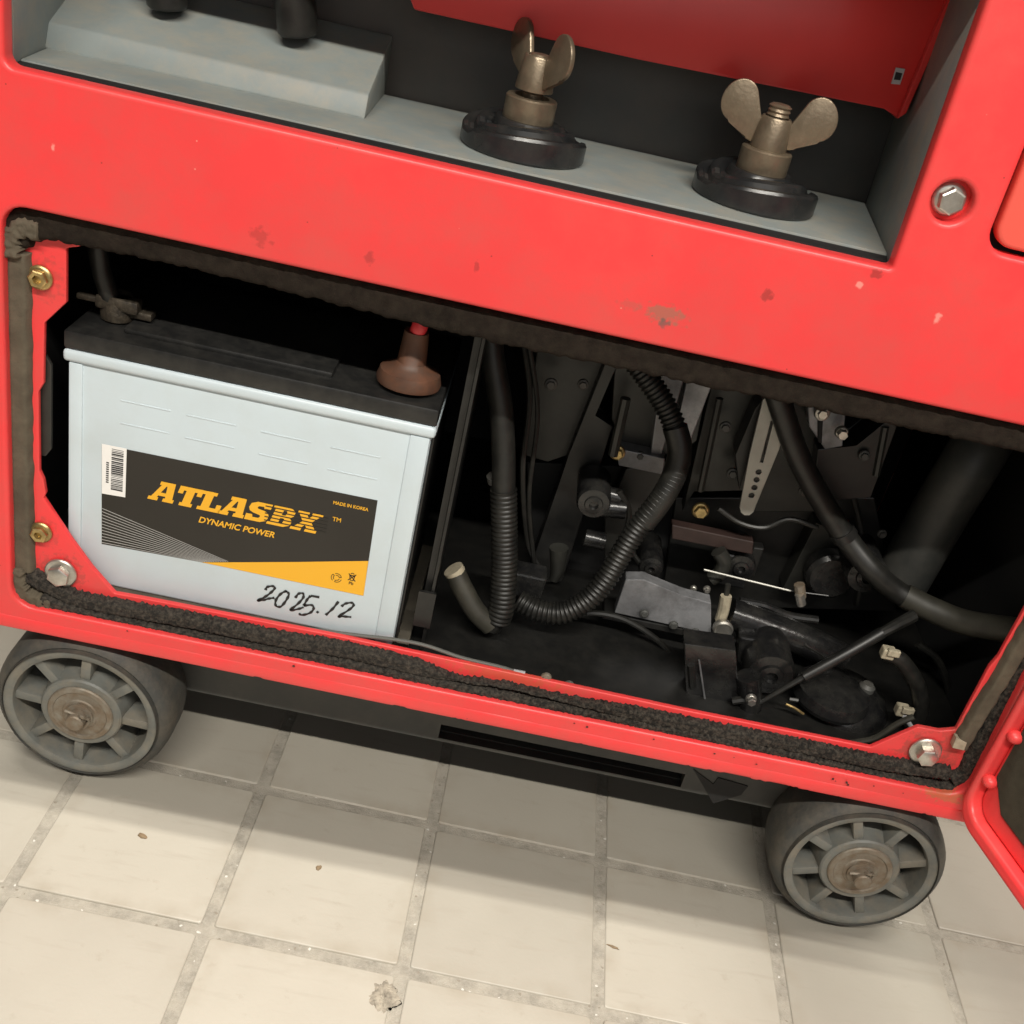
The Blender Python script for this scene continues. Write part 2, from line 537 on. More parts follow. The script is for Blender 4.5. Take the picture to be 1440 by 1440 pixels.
def lumpy_strip(path2, y0, width, height, ridges=2, step=0.0012, amp=0.0012, freq=260, seed=0.0, across=11, wfun=None):
    """foam strip lying on the plane y=y0, swept along points (x, z); width and height with noise"""
    path = resample(catmull([Vector((p[0], 0, p[1])) for p in path2], 14), step)
    bm = bmesh.new()
    rows = []
    n_ = len(path)
    for i, p in enumerate(path):
        t = (path[min(i + 1, n_ - 1)] - path[max(i - 1, 0)]).normalized()
        s = Vector((t.z, 0, -t.x))
        wv = width * (wfun(p.x) if wfun else 1)
        row = []
        for k in range(across):
            u = k / (across - 1)
            edge = min(1, min(u, 1 - u) * 7)
            prof = edge ** .5 * (1 - (0.38 * max(0, math.cos((u - .5) * 2 * PI * 2) * (1 if .25 < u < .75 else 0)) if ridges == 2 else 0))
            q = p + s * (u - .5) * wv
            nv = noise.noise(Vector((q.x * freq + seed, q.z * freq, seed)))
            n2 = noise.noise(Vector((q.x * freq * 3.1 + seed, q.z * freq * 3.1, seed + 7)))
            h = height * prof + (amp * nv + amp * .6 * n2) * (0.25 + .75 * edge)
            sh = 0.0
            if k in (0, 1):
                sh = -amp * 2.1 * noise.noise(Vector((p.x * freq * 1.3, p.z * freq * 1.3, seed + 3)))
            elif k in (across - 1, across - 2):
                sh = amp * 2.1 * noise.noise(Vector((p.x * freq * 1.3, p.z * freq * 1.3, seed + 9)))
            q = q + s * sh
            row.append(bm.verts.new((q.x, y0 - max(h, -0.0005) if 0 < k < across - 1 else y0 + .001, q.z)))
        rows.append(row)
    for a, b in zip(rows, rows[1:]):
        for k in range(across - 1):
            bm.faces.new((a[k], a[k + 1], b[k + 1], b[k]))
    bm.faces.new(rows[0][::-1])
    bm.faces.new(rows[-1])
    return bm


# ------------------------------------------------------------------ the floor
TP, TX, TY, TA = 0.1391, 0.1308, 0.0323, -0.0143


def floor_mat():
    m = mat('sandy_grout', (0.285, 0.262, 0.218), 0.9, var=0.3, vscale=70, dust=(0.37, 0.345, 0.30), dust_amt=0.6, dscale=240, bump=0.8, bscale=900)
    nt = m.node_tree
    N, L = nt.nodes, nt.links
    b = N['Principled BSDF']
    src = b.inputs['Base Color'].links[0].from_socket
    tc = [n for n in N if n.type == 'TEX_COORD'][0]
    v = N.new('ShaderNodeTexVoronoi')
    v.inputs['Scale'].default_value = 620
    L.new(tc.outputs['Object'], v.inputs['Vector'])
    sp = N.new('ShaderNodeSeparateColor')
    L.new(v.outputs['Color'], sp.inputs[0])
    for ch, lo, col in ((0, .997, (.48, .46, .42)), (1, .992, (.20, .175, .14))):
        g = N.new('ShaderNodeMath')
        g.operation = 'GREATER_THAN'
        g.inputs[1].default_value = lo
        L.new(sp.outputs[ch], g.inputs[0])
        mx = N.new('ShaderNodeMix')
        mx.data_type = 'RGBA'
        L.new(g.outputs[0], mx.inputs[0])
        L.new(src, mx.inputs[6])
        mx.inputs[7].default_value = (*col, 1)
        src = mx.outputs[2]
    L.new(src, b.inputs['Base Color'])
    return m


bm = bmesh.new()
bmesh.ops.create_grid(bm, x_segments=8, y_segments=8, size=6)
floor = obj('floor', bm, floor_mat(), kind='structure')
floor['label'] = 'floor of square cream tiles with wide sandy grout'


def tile_material():
    m = bpy.data.materials.new('cream_tile')
    m.use_nodes = True
    nt = m.node_tree
    N, L = nt.nodes, nt.links
    b = N['Principled BSDF']
    b.inputs['Roughness'].default_value = 0.5
    tc = N.new('ShaderNodeTexCoord')
    geo = N.new('ShaderNodeNewGeometry')
    oi = N.new('ShaderNodeObjectInfo')
    n1 = N.new('ShaderNodeTexNoise')
    n1.inputs['Scale'].default_value = 14
    n1.inputs['Detail'].default_value = 7
    L.new(geo.outputs['Position'], n1.inputs['Vector'])
    mx = N.new('ShaderNodeMix')
    mx.data_type = 'RGBA'
    mx.inputs[6].default_value = (0.305, 0.283, 0.239, 1)
    mx.inputs[7].default_value = (0.348, 0.325, 0.278, 1)
    L.new(n1.outputs['Fac'], mx.inputs[0])
    hsv = N.new('ShaderNodeHueSaturation')
    mr = N.new('ShaderNodeMapRange')
    mr.inputs[3].default_value = 0.90
    mr.inputs[4].default_value = 1.06
    L.new(oi.outputs['Random'], mr.inputs[0])
    L.new(mr.outputs[0], hsv.inputs['Value'])
    L.new(mx.outputs[2], hsv.inputs['Color'])
    # faint soil and a few specks
    n2 = N.new('ShaderNodeTexNoise')
    n2.inputs['Scale'].default_value = 45
    n2.inputs['Detail'].default_value = 10
    n2.inputs['Roughness'].default_value = 0.72
    L.new(geo.outputs['Position'], n2.inputs['Vector'])
    r2_ = N.new('ShaderNodeValToRGB')
    r2_.color_ramp.elements[0].position = 0.60
    r2_.color_ramp.elements[1].position = 0.78
    r2_.color_ramp.elements[1].color = (.45, .45, .45, 1)
    L.new(n2.outputs['Fac'], r2_.inputs['Fac'])
    m2 = N.new('ShaderNodeMix')
    m2.data_type = 'RGBA'
    L.new(r2_.outputs['Color'], m2.inputs[0])
    L.new(hsv.outputs['Color'], m2.inputs[6])
    m2.inputs[7].default_value = (0.20, 0.17, 0.125, 1)
    v = N.new('ShaderNodeTexVoronoi')
    v.inputs['Scale'].default_value = 60
    L.new(geo.outputs['Position'], v.inputs['Vector'])
    sp = N.new('ShaderNodeSeparateColor')
    L.new(v.outputs['Color'], sp.inputs[0])
    g = N.new('ShaderNodeMath')
    g.operation = 'GREATER_THAN'
    g.inputs[1].default_value = 0.93
    L.new(sp.outputs[0], g.inputs[0])
    mr2 = N.new('ShaderNodeMapRange')
    mr2.inputs[1].default_value = 0.03
    mr2.inputs[2].default_value = 0.07
    mr2.inputs[3].default_value = 0.6
    mr2.inputs[4].default_value = 0.0
    L.new(v.outputs['Distance'], mr2.inputs[0])
    mu = N.new('ShaderNodeMath')
    mu.operation = 'MULTIPLY'
    L.new(g.outputs[0], mu.inputs[0])
    L.new(mr2.outputs[0], mu.inputs[1])
    m3 = N.new('ShaderNodeMix')
    m3.data_type = 'RGBA'
    L.new(mu.outputs[0], m3.inputs[0])
    L.new(m2.outputs[2], m3.inputs[6])
    m3.inputs[7].default_value = (0.12, 0.09, 0.06, 1)
    # dirt gathered along the tile's edges, and soft scuffs
    sx_ = N.new('ShaderNodeSeparateXYZ')
    L.new(tc.outputs['Object'], sx_.inputs[0])

    def mth(op, a, bb=None):
        n = N.new('ShaderNodeMath')
        n.operation = op
        for idx, q in enumerate((a, bb)):
            if q is None:
                continue
            if isinstance(q, (int, float)):
                n.inputs[idx].default_value = q
            else:
                L.new(q, n.inputs[idx])
        return n.outputs[0]
    ed = mth('MAXIMUM', mth('ABSOLUTE', sx_.outputs[0]), mth('ABSOLUTE', sx_.outputs[1]))
    mre = N.new('ShaderNodeMapRange')
    mre.inputs[1].default_value = 0.050
    mre.inputs[2].default_value = 0.0645
    mre.inputs[3].default_value = 0.0
    mre.inputs[4].default_value = 0.55
    L.new(ed, mre.inputs[0])
    nf = N.new('ShaderNodeTexNoise')
    nf.inputs['Scale'].default_value = 38
    nf.inputs['Detail'].default_value = 8
    L.new(geo.outputs['Position'], nf.inputs['Vector'])
    mrf = N.new('ShaderNodeMapRange')
    mrf.inputs[1].default_value = 0.42
    mrf.inputs[2].default_value = 0.75
    L.new(nf.outputs['Fac'], mrf.inputs[0])
    edf = mth('MULTIPLY', mre.outputs[0], mrf.outputs[0])
    m4 = N.new('ShaderNodeMix')
    m4.data_type = 'RGBA'
    L.new(edf, m4.inputs[0])
    L.new(m3.outputs[2], m4.inputs[6])
    m4.inputs[7].default_value = (0.23, 0.195, 0.145, 1)
    mps = N.new('ShaderNodeMapping')
    mps.inputs['Scale'].default_value = (9, 60, 9)
    mps.inputs['Rotation'].default_value = (0, 0, .7)
    L.new(geo.outputs['Position'], mps.inputs['Vector'])
    ns = N.new('ShaderNodeTexNoise')
    ns.inputs['Scale'].default_value = 2.2
    ns.inputs['Detail'].default_value = 6
    L.new(mps.outputs[0], ns.inputs['Vector'])
    mrs = N.new('ShaderNodeMapRange')
    mrs.inputs[1].default_value = 0.58
    mrs.inputs[2].default_value = 0.80
    mrs.inputs[3].default_value = 0.0
    mrs.inputs[4].default_value = 0.32
    L.new(ns.outputs['Fac'], mrs.inputs[0])
    m5 = N.new('ShaderNodeMix')
    m5.data_type = 'RGBA'
    L.new(mrs.outputs[0], m5.inputs[0])
    L.new(m4.outputs[2], m5.inputs[6])
    m5.inputs[7].default_value = (0.24, 0.21, 0.17, 1)
    L.new(m5.outputs[2], b.inputs['Base Color'])
    mrr = N.new('ShaderNodeMapRange')
    mrr.inputs[3].default_value = 0.30
    mrr.inputs[4].default_value = 0.55
    L.new(nf.outputs['Fac'], mrr.inputs[0])
    L.new(mrr.outputs[0], b.inputs['Roughness'])
    n3 = N.new('ShaderNodeTexNoise')
    n3.inputs['Scale'].default_value = 300
    n3.inputs['Detail'].default_value = 5
    L.new(geo.outputs['Position'], n3.inputs['Vector'])
    bp = N.new('ShaderNodeBump')
    bp.inputs['Strength'].default_value = 0.12
    bp.inputs['Distance'].default_value = 0.001
    L.new(n3.outputs['Fac'], bp.inputs['Height'])
    L.new(bp.outputs['Normal'], b.inputs['Normal'])
    return m


M['tile'] = tile_material()
hw = 0.0651
tb = rpoly([(-hw, -hw, .002), (hw, -hw, .002), (hw, hw, .002), (-hw, hw, .002)], 2)
tile_meshes = []
for var in range(3):
    bm = bmesh.new()
    rows = []
    for sc_, z in ((1.0, -0.006), (1.0, 0.0006), (0.994, 0.0013), (0.984, 0.0017)):
        rows.append([bm.verts.new((p.x * sc_ + 0.0004 * noise.noise(Vector((p.x * 90, p.y * 90, var * 5.0))),
                                   p.y * sc_ + 0.0004 * noise.noise(Vector((p.y * 90, p.x * 90, 9 + var * 5.0))), z)) for p in tb])
    for a, b in zip(rows, rows[1:]):
        for k in range(len(a)):
            bm.faces.new((a[k], a[(k + 1) % len(a)], b[(k + 1) % len(a)], b[k]))
    bm.faces.new(rows[-1])
    me = bpy.data.meshes.new('tile')
    bmesh.ops.recalc_face_normals(bm, faces=bm.faces)
    bm.to_mesh(me)
    bm.free()
    me.materials.append(M['tile'])
    for p in me.polygons:
        p.use_smooth = True
    me.set_sharp_from_angle(angle=0.35)
    tile_meshes.append(me)
ca, sa = math.cos(TA), math.sin(TA)
for i in range(-5, 9):
    for j in range(-6, 5):
        fi, fj = i + .5, j + .5
        o = bpy.data.objects.new('tile', random.choice(tile_meshes))
        COL.objects.link(o)
        o.location = (TX + TP * (fi * ca + fj * sa), TY + TP * (fi * sa - fj * ca), -0.0004 + random.uniform(-.0003, .0003))
        o.rotation_euler = (random.uniform(-.003, .003), random.uniform(-.003, .003), TA + random.uniform(-.004, .004))
        o.parent = floor

# ------------------------------------------------------------------ the generator
gen = thing('generator', 'red portable generator on four small wheels with its battery compartment door open', 'generator', (0.28, 0.25, 0))

Z_TOP = 0.78
slot = rpoly([(-0.0481, 0.5206, .006), (0.4490, 0.5186, .002), (0.4447, 0.668, .01), (-0.0481, 0.668, .01)])
comp = rpoly([(-0.0520, 0.1600, .016), (0.6395, 0.1620, .016), (0.630, 0.4452, .016), (-0.0520, 0.4446, .014)])
rhole = rpoly([(0.4935, 0.5395, .012), (0.650, 0.5360, .012), (0.650, 0.69, .012), (0.4905, 0.69, .012)])
bh = [Vector((0.4671 + .0115 * math.cos(a * PI / 12), 0.5601 + .0115 * math.sin(a * PI / 12))) for a in range(24)]
# outline: the bottom edge is chipped here and there
outl = [Vector((-0.078, 0.16)), Vector((-0.076, 0.149)), Vector((-0.068, 0.1425))]
xs = -0.055
while xs < 0.652:
    chip = 0.0
    nz = noise.noise(Vector((xs * 34, 1.7, 0))) + .35 * noise.noise(Vector((xs * 260, 4.7, 0)))
    if xs > 0.10 and nz > 0.25:
        chip = min(0.0013, (nz - 0.25) * 0.008)
    outl.append(Vector((xs, 0.1402 + chip + (0.0012 if xs > .5 else 0))))
    xs += 0.0018
outl += [Vector((.656, .1414)), Vector((.668, .153)), Vector((.668, Z_TOP)), Vector((-.078, Z_TOP))]
me = plate(outl, [slot, comp, rhole, bh], 0.0, 0.013, 0.0028, 3)
front = obj('front_panel', me, M['red'], gen, True, angle=1.2)

def chipf(x):
    nz = noise.noise(Vector((x * 34, 1.7, 0))) + .5 * noise.noise(Vector((x * 260, 4.7, 0)))
    return min(0.0010, (nz - 0.22) * 0.006) if (x > .1 and nz > .22) else 0.0


bm = bmesh.new()
rows = []
nst = 560
for i in range(nst + 1):
    x = -0.070 + i / nst * 0.731
    row = []
    for k in range(9):
        a = -PI * .5 + k / 8 * PI
        wv = .0003 * noise.noise(Vector((x * 22, k * .3, 2)))
        row.append(bm.verts.new((x, .0006 - .0015 * math.cos(a) - wv, .1452 + .0057 * math.sin(a) + wv + (chipf(x) if k < 2 else 0))))
    rows.append(row)
for a, b in zip(rows, rows[1:]):
    for k in range(8):
        bm.faces.new((a[k], a[k + 1], b[k + 1], b[k]))
obj('bottom_bead', bm, M['red'], front, True, angle=2)

# body shell behind the panel: sides, back, top, underside
bm = bmesh.new()
box(bm, -0.076, -0.070, 0.0135, 0.55, 0.150, Z_TOP - .006)
box(bm, 0.660, 0.666, 0.0135, 0.55, 0.150, Z_TOP - .006)
box(bm, -0.069, 0.659, 0.544, 0.55, 0.150, Z_TOP - .006)
obj('side_wall', bm, M['red_in'], gen)
obj('roof_panel', boxbm(-0.076, 0.666, 0.0135, 0.55, Z_TOP - .0055, Z_TOP + .004, bev=.003), M['red_in'], gen)

# bolt in its dish on the panel
d = bmesh.new()
lathe([(0.0135, -0.0125), (0.0135, -0.0095), (0.0095, -0.0085), (0.0, -0.0085)], (0.4671, 0.0, 0.5601), '-y', 32, d)
obj('bolt_dish', d, M['red_in'], front, True)
obj('bolt', hexbolt((0.4671, 0.0084, 0.5601), .0092, .0072, .0085), M['steel'], front, True, angle=.5)

# lower right hinged cover beside the panel
cov = rpoly([(0.4965, 0.5425, .0115), (0.645, 0.5410, .011), (0.645, 0.685, .011), (0.4935, 0.685, .011)])
obj('side_cover', plate(cov, [], 0.0015, 0.012, 0.0025), M['orange'], gen, True, angle=1.2)
obj('cover_frame', boxbm(0.485, 0.658, 0.0145, 0.018, 0.53, 0.70), M['deep'], gen)

# ---- socket recess
bm = bmesh.new()
ZT = 0.5216
tray_pts = [(-0.0490, .0215), (0.4503, .0215), (0.4640, .1490), (-0.0595, .1490)]
prism([(x, y, ZT + (0.0005 if y > .1 else 0)) for x, y in tray_pts], (0, 0, -.004), 0.0012, bm)
tray = obj('terminal_tray', bm, M['grey'], gen, True, angle=.4)
obj('recess_gap_strip', prism([(-0.0485, .0136, .5206), (0.4492, .0136, .5190), (0.4502, .0212, .5200), (-0.0489, .0212, .5206)], (0, 0, -.006)), M['deep'], gen)  # black strip added so the open gap in front of the tray stays dark
bm = bmesh.new()
prism([(0.4495, .0135, .5165), (0.4645, .1490, .5185), (0.4600, .1490, .676), (0.4455, .0135, .676)], (.004, 0, 0), 0.001, bm)
obj('recess_side', bm, M['grey'], gen, True, angle=.4)
bm = bmesh.new()
prism([(-0.0605, .1490, .5185), (-0.0485, .0135, .5165), (-0.0485, .0135, .676), (-0.0605, .1490, .676)], (-.004, 0, 0), 0.001, bm)
obj('recess_side', bm, M['grey'], gen, True, angle=.4)
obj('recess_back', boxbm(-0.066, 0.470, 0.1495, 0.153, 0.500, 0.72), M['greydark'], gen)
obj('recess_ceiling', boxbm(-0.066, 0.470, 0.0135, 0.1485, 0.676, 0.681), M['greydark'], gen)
# sloped grey block with two rubber capped posts
bm = bmesh.new()
prof = [(.0625, .5212), (.0690, .5350), (.1440, .5585), (.1485, .5585), (.1485, .5212)]
prism([(-0.0585, y, z) for y, z in prof], (.1965, 0, 0), 0.0016, bm)
for v in bm.verts:
    if v.co.x > .1:
        v.co.x -= 0.0 + (v.co.y - .0615) * .03
obj('sloped_block', bm, M['grey'], gen, True, angle=.4)
for p0, p1 in (([(0.0039, 0.1050, 0.5520)][0], [(0.0004, 0.1000, 0.5907)][0]), ([(0.0842, 0.1050, 0.5534)][0], [(0.0767, 0.1000, 0.5951)][0])):
    p0, p1 = Vector(p0), Vector(p1)
    bm = tube([p0, p0.lerp(p1, .04), p0.lerp(p1, .12), p1], .0112, 20, n=4, rend=.0130)
    for v in bm.verts:
        pass
    obj('rubber_post', bm, M['rubber'], gen, True)

# raised red flap hanging in front of the recess back
fl = [(0.1484, 0.1000, 0.5891), (0.1526, 0.1000, 0.5821), (0.2909, 0.1000, 0.5832), (0.4417, 0.1000, 0.5882), (0.4514, 0.1000, 0.5827), (0.4556, 0.1000, 0.5870), (0.4590, 0.1000, 0.6518), (0.4571, 0.1000, 0.6665), (0.1391, 0.1000, 0.6080)]
bm = prism([(x, y, z) for x, y, z in fl], (0, .006, 0), 0.0012)
flap = obj('terminal_flap', bm, M['red_flap'], gen, True, angle=.4)
bm = bmesh.new()
rp = [(0.4497, 0.0940, 0.5835), (0.4538, 0.0940, 0.5877), (0.4580, 0.0940, 0.6521), (0.4583, 0.0940, 0.6634), (0.4545, 0.0940, 0.6626), (0.4537, 0.0940, 0.6512)]
prism([(x, y, z) for x, y, z in rp], (0, .0055, 0), 0.001, bm)
obj('flap_rib', bm, M['red_flap'], flap)
st = [(0.4401, 0.0990, 0.6013), (0.4455, 0.0990, 0.6020), (0.4452, 0.0990, 0.6109), (0.4397, 0.0990, 0.6105)]
obj('flap_sticker', prism(st, (0, .0008, 0)), M['silver'], flap)
obj('sticker_print', prism([(0.4408, 0.0988, 0.6039), (0.4446, 0.0988, 0.6043), (0.4444, 0.0988, 0.6083), (0.4405, 0.0988, 0.6083)], (0, .0001, 0)), M['ink'], flap)


# ---- output terminals
def terminal(cx, cy, rot, lift, nth):
    z0 = ZT + .0003
    base_r = 0.0380

    def wob(a, h):
        return 1.0 + (0.0)
    R0 = base_r
    bm = lathe([(R0 * .97, 0), (R0, .0012), (R0, .0098), (R0 * .975, .0114), (R0 * .91, .0118), (R0 * .875, .0106), (R0 * .815, .0104), (R0 * .785, .0138), (R0 * .74, .0152),
                (R0 * .66, .0152), (R0 * .62, .0136), (R0 * .55, .0134), (R0 * .52, .0170), (R0 * .49, .0186), (0.0, .0186)], (cx, cy, z0), 'z', 56)
    for v in bm.verts:           # two shallow notches across the top
        dx, dy = v.co.x - cx, v.co.y - cy
        a = math.atan2(dy, dx)
        rr = math.hypot(dx, dy)
        if rr > base_r * .55 and v.co.z > z0 + .0095:
            d_ = min(abs(math.sin(a - .40)), 1)
            v.co.z += (-0.0024 if d_ < .20 else 0.0058 * max(0, d_ - .35))
    b = obj('output_terminal', bm, M['bakelite'], gen, True, angle=.5)
    zc = z0 + .0182
    bm = lathe([(.0152, 0), (.0154, .0006), (.0154, .0125), (.0146, .0134), (.0105, .0136), (.0100, .010), (0, .010)], (cx, cy, zc), 'z', 36)
    obj('collar', bm, M['brass'], b, True, angle=.5)
    zw = zc + .0138 + lift
    bm = lathe([(.0, -lift - .004), (.0062, -lift - .004), (.0062, .001)], (cx, cy, zw), 'z', 16)
    prof = []
    for k in range(nth):
        prof.append((.0069 if k % 2 else .0061, -.002 + .0013 * k))
    lathe(prof + [(.0050, -.002 + .0013 * nth), (0, -.002 + .0013 * nth)], (cx, cy, zw), 'z', 16, bm)
    top = 0.0192
    obj('stud', bm, M['brass'], b, True, angle=.5)
    bm = lathe([(.0070, .0), (.0112, 0), (.0114, .001), (.0092, top - .001), (.0085, top), (.0072, top), (.0072, top - .003)], (cx, cy, zw), 'z', 28)
    c, s = math.cos(rot), math.sin(rot)
    for sg in (-1, 1):
        # paddle outline in (radial, height)
        out = []
        for t in range(19):
            a = -0.62 * PI + t / 18 * 1.24 * PI
            lx, lz = .0108 * math.cos(a), .0132 * math.sin(a)
            th = .62
            out.append((.0240 + lx * math.cos(th) - lz * math.sin(th) * .8 , .0232 + lx * math.sin(th) + lz * math.cos(th)))
        out = [(.0080, .0015), (.0150, .0035)] + out + [(.0080, .0150)]
        pts = [(cx + sg * c * r - s * .0016 * 1, cy + sg * s * r + c * .0016 * 1, zw + h) for r, h in out]
        prism(pts, (s * .0032, -c * .0032, 0), 0.0008, bm)
    obj('wing_nut', bm, M['brass'], b, True, angle=.7)


terminal(0.2325, 0.0720, -1.0, .0035, 17)
terminal(0.3765, 0.0770, -0.12, -.001, 22)

# ---- inner flange behind the opening, with corner brackets
inner = [(-0.0195, 0.4215), (-0.0195, 0.3870), (-0.0330, 0.3705), (-0.0340, 0.3290), (-0.0372, 0.3225), (-0.0372, 0.2640), (-0.0345, 0.2580), (-0.0345, 0.2480)]
inner += [(p[0], p[2]) for p in [(-0.0345, 0.0120, 0.2438), (-0.0151, 0.0120, 0.2143), (-0.0011, 0.0120, 0.1953), (0.0152, 0.0120, 0.1775)]]
inner += [(p[0], p[2]) for p in [(0.0353, 0.0120, 0.1783), (0.1772, 0.0120, 0.1806), (0.4259, 0.0120, 0.1782), (0.5652, 0.0120, 0.1793), (0.5904, 0.0120, 0.2057), (0.6061, 0.0120, 0.2059), (0.6164, 0.0120, 0.2100), (0.6167, 0.0120, 0.2670), (0.6190, 0.0120, 0.2769), (0.6198, 0.0120, 0.3149)]]
inner += [(0.618, 0.4000), (0.60, 0.4340), (0.0, 0.4340), (-0.012, 0.4240)]
inner = rpoly([(x, z, .0015) for x, z in inner], 2)
outer = rpoly([(-0.068, 0.147, .01), (0.658, 0.147, .01), (0.658, 0.458, .01), (-0.068, 0.458, .01)])
obj('inner_flange', plate(outer, [inner], 0.0132, 0.0172, 0.0008, 2), M['red_in'], gen, True, angle=1.2)

# ---- foam seal round the opening
FY = 0.0130
low = [(-0.0337, 0.0110, 0.1658), (-0.0221, 0.0110, 0.1626), (0.0008, 0.0110, 0.1596), (0.0619, 0.0110, 0.1588), (0.1388, 0.0110, 0.1600), (0.1797, 0.0110, 0.1621), (0.2627, 0.0110, 0.1615), (0.3463, 0.0110, 0.1614), (0.4304, 0.0110, 0.1620), (0.5153, 0.0110, 0.1620), (0.5802, 0.0110, 0.1598), (0.6178, 0.0110, 0.1601), (0.6416, 0.0110, 0.1623)]
upp = [(-0.0446, 0.0110, 0.1802), (-0.0296, 0.0110, 0.1755), (-0.0044, 0.0110, 0.1683), (0.0613, 0.0110, 0.1700), (0.1378, 0.0110, 0.1700), (0.1785, 0.0110, 0.1721), (0.2198, 0.0110, 0.1706), (0.2615, 0.0110, 0.1684), (0.3025, 0.0110, 0.1712), (0.3444, 0.0110, 0.1696), (0.4284, 0.0110, 0.1690), (0.5126, 0.0110, 0.1702), (0.5764, 0.0110, 0.1700), (0.6257, 0.0110, 0.1736)]
obj('foam_seal', lumpy_strip([(p[0], p[2]) for p in low], FY, .0095, .0085, 1, seed=1.0, amp=.0010, freq=420), M['foam'], gen, True, angle=3)


def upper_w(x):
    if x < .235:
        return 1.0
    if x < .262:
        return 1.0 - .82 * (x - .235) / .027
    if x < .345:
        return 0.18 + .1 * math.sin(x * 300)
    if x < .40:
        return .25 + .6 * (x - .345) / .055
    return .85


obj('foam_seal', lumpy_strip([(p[0], p[2]) for p in upp], FY, .0125, .0068, 1, seed=4.0, amp=.0011, freq=420, wfun=upper_w), M['foam'], gen, True, angle=3)
# top run of the seal, tall and smooth, hanging below the panel edge
topf = [(-0.0491, 0.0120, 0.4213), (-0.0456, 0.0120, 0.4294), (-0.0329, 0.0120, 0.4348), (-0.0077, 0.0120, 0.4362), (0.0683, 0.0120, 0.4368), (0.1453, 0.0120, 0.4344), (0.2405, 0.0120, 0.4322), (0.3538, 0.0120, 0.4335), (0.4595, 0.0120, 0.4346), (0.5663, 0.0120, 0.4357), (0.6020, 0.0120, 0.4364)]
obj('foam_seal', lumpy_strip([(p[0], p[2]) for p in topf], FY, .0225, .0065, 1, seed=8.0, amp=.0009, freq=150), M['foamtop'], gen, True, angle=3)
# left run: flat brown tape
lt = [(-0.0471, 0.0120, 0.4143), (-0.0475, 0.0120, 0.3697), (-0.0480, 0.0120, 0.2955), (-0.0477, 0.0120, 0.2304), (-0.0475, 0.0120, 0.1837)]
obj('foam_tape', lumpy_strip([(p[0], p[2]) for p in lt], FY, .0150, .0060, 1, seed=12.0, amp=.0004, freq=90), M['tape'], gen, True, angle=3)
# crumbling corner lumps
for pl, sd in (([(-0.0488, 0.0110, 0.4116), (-0.0495, 0.0110, 0.4215), (-0.0434, 0.0110, 0.4302), (-0.0325, 0.0110, 0.4309)], 20), ([(-0.0510, 0.0100, 0.1871), (-0.0493, 0.0100, 0.1712), (-0.0393, 0.0100, 0.1626), (-0.0267, 0.0100, 0.1608)], 24)):
    obj('foam_lump', lumpy_strip([(p[0], p[2]) for p in pl], FY, .013, .009, 1, seed=sd, amp=.0017, freq=330), M['tape'], gen, True, angle=3)
# right run: brown foam on a pale backing strip
rtp = [(0.6228, 0.0120, 0.1995), (0.6243, 0.0120, 0.2371), (0.6262, 0.0120, 0.2638), (0.6271, 0.0120, 0.2984), (0.6276, 0.0120, 0.3355)]
obj('foam_tape', lumpy_strip([(p[0], p[2]) for p in rtp], FY, .0120, .0070, 1, seed=30.0, amp=.0005, freq=90), M['tape'], gen, True, angle=3)
obj('backing_strip', prism([(0.6158, 0.0055, 0.1994), (0.6248, 0.0055, 0.1991), (0.6239, 0.0055, 0.2063), (0.6151, 0.0055, 0.2087)], (0, .006, 0), .0005), M['beige'], gen)
rtp = [(0.6298, 0.0110, 0.1676), (0.6364, 0.0110, 0.1751), (0.6364, 0.0110, 0.1904), (0.6366, 0.0110, 0.2149), (0.6363, 0.0110, 0.2444), (0.6366, 0.0110, 0.2761), (0.6367, 0.0110, 0.3094)]
obj('foam_seal', lumpy_strip([(p[0], p[2]) for p in rtp], FY, .0125, .0060, 1, seed=33.0, amp=.0008, freq=160), M['foam'], gen, True, angle=3)

# crumbs shed by the seal
bm = bmesh.new()
rc_ = random.Random(3)
for k in range(46):
    x = rc_.uniform(-.03, .62)
    zl = 0.1585 + (0.0125 if rc_.random() < .25 else 0) + rc_.uniform(-.0012, .004) - (0.004 if x > .45 else 0)
    r = rc_.uniform(.0003, .0010)
    c = bmesh.ops.create_icosphere(bm, subdivisions=1, radius=r)
    for v in c['verts']:
        v.co = Vector((v.co.x * rc_.uniform(.8, 1.6), v.co.y * .6, v.co.z)) + Vector((x, -.0012 if zl < .159 else .012, zl))
obj('foam_crumbs', bm, M['foam'], gen, kind='stuff')
# bolts and nuts of the flange
for px in [(-0.0347, 0.0125, 0.4001), (-0.0359, 0.0125, 0.2170)]:
    obj('flange_nut', hexbolt(px, .0078, .0060, .0058, hole=.0030), M['gold'], gen, True, angle=.5)
obj('flange_bolt', hexbolt([(-0.0220, 0.0120, 0.1870)][0], .0112, .0078, .0075, dome=.0012), M['steel'], gen, True, angle=.5)
obj('flange_bolt', hexbolt([(0.6024, 0.0120, 0.1872)][0], .0116, .0074, .0095, dome=.0008), M['steel'], gen, True, angle=.5)
# small dark latch plate at the left edge
obj('latch_plate', prism([(-0.0402, 0.0185, 0.3411), (-0.0347, 0.0185, 0.3463), (-0.0311, 0.0185, 0.3402), (-0.0314, 0.0185, 0.2794), (-0.0352, 0.0185, 0.2731), (-0.0409, 0.0185, 0.2728)], (0, .003, 0), .0006), M['olive'], gen)

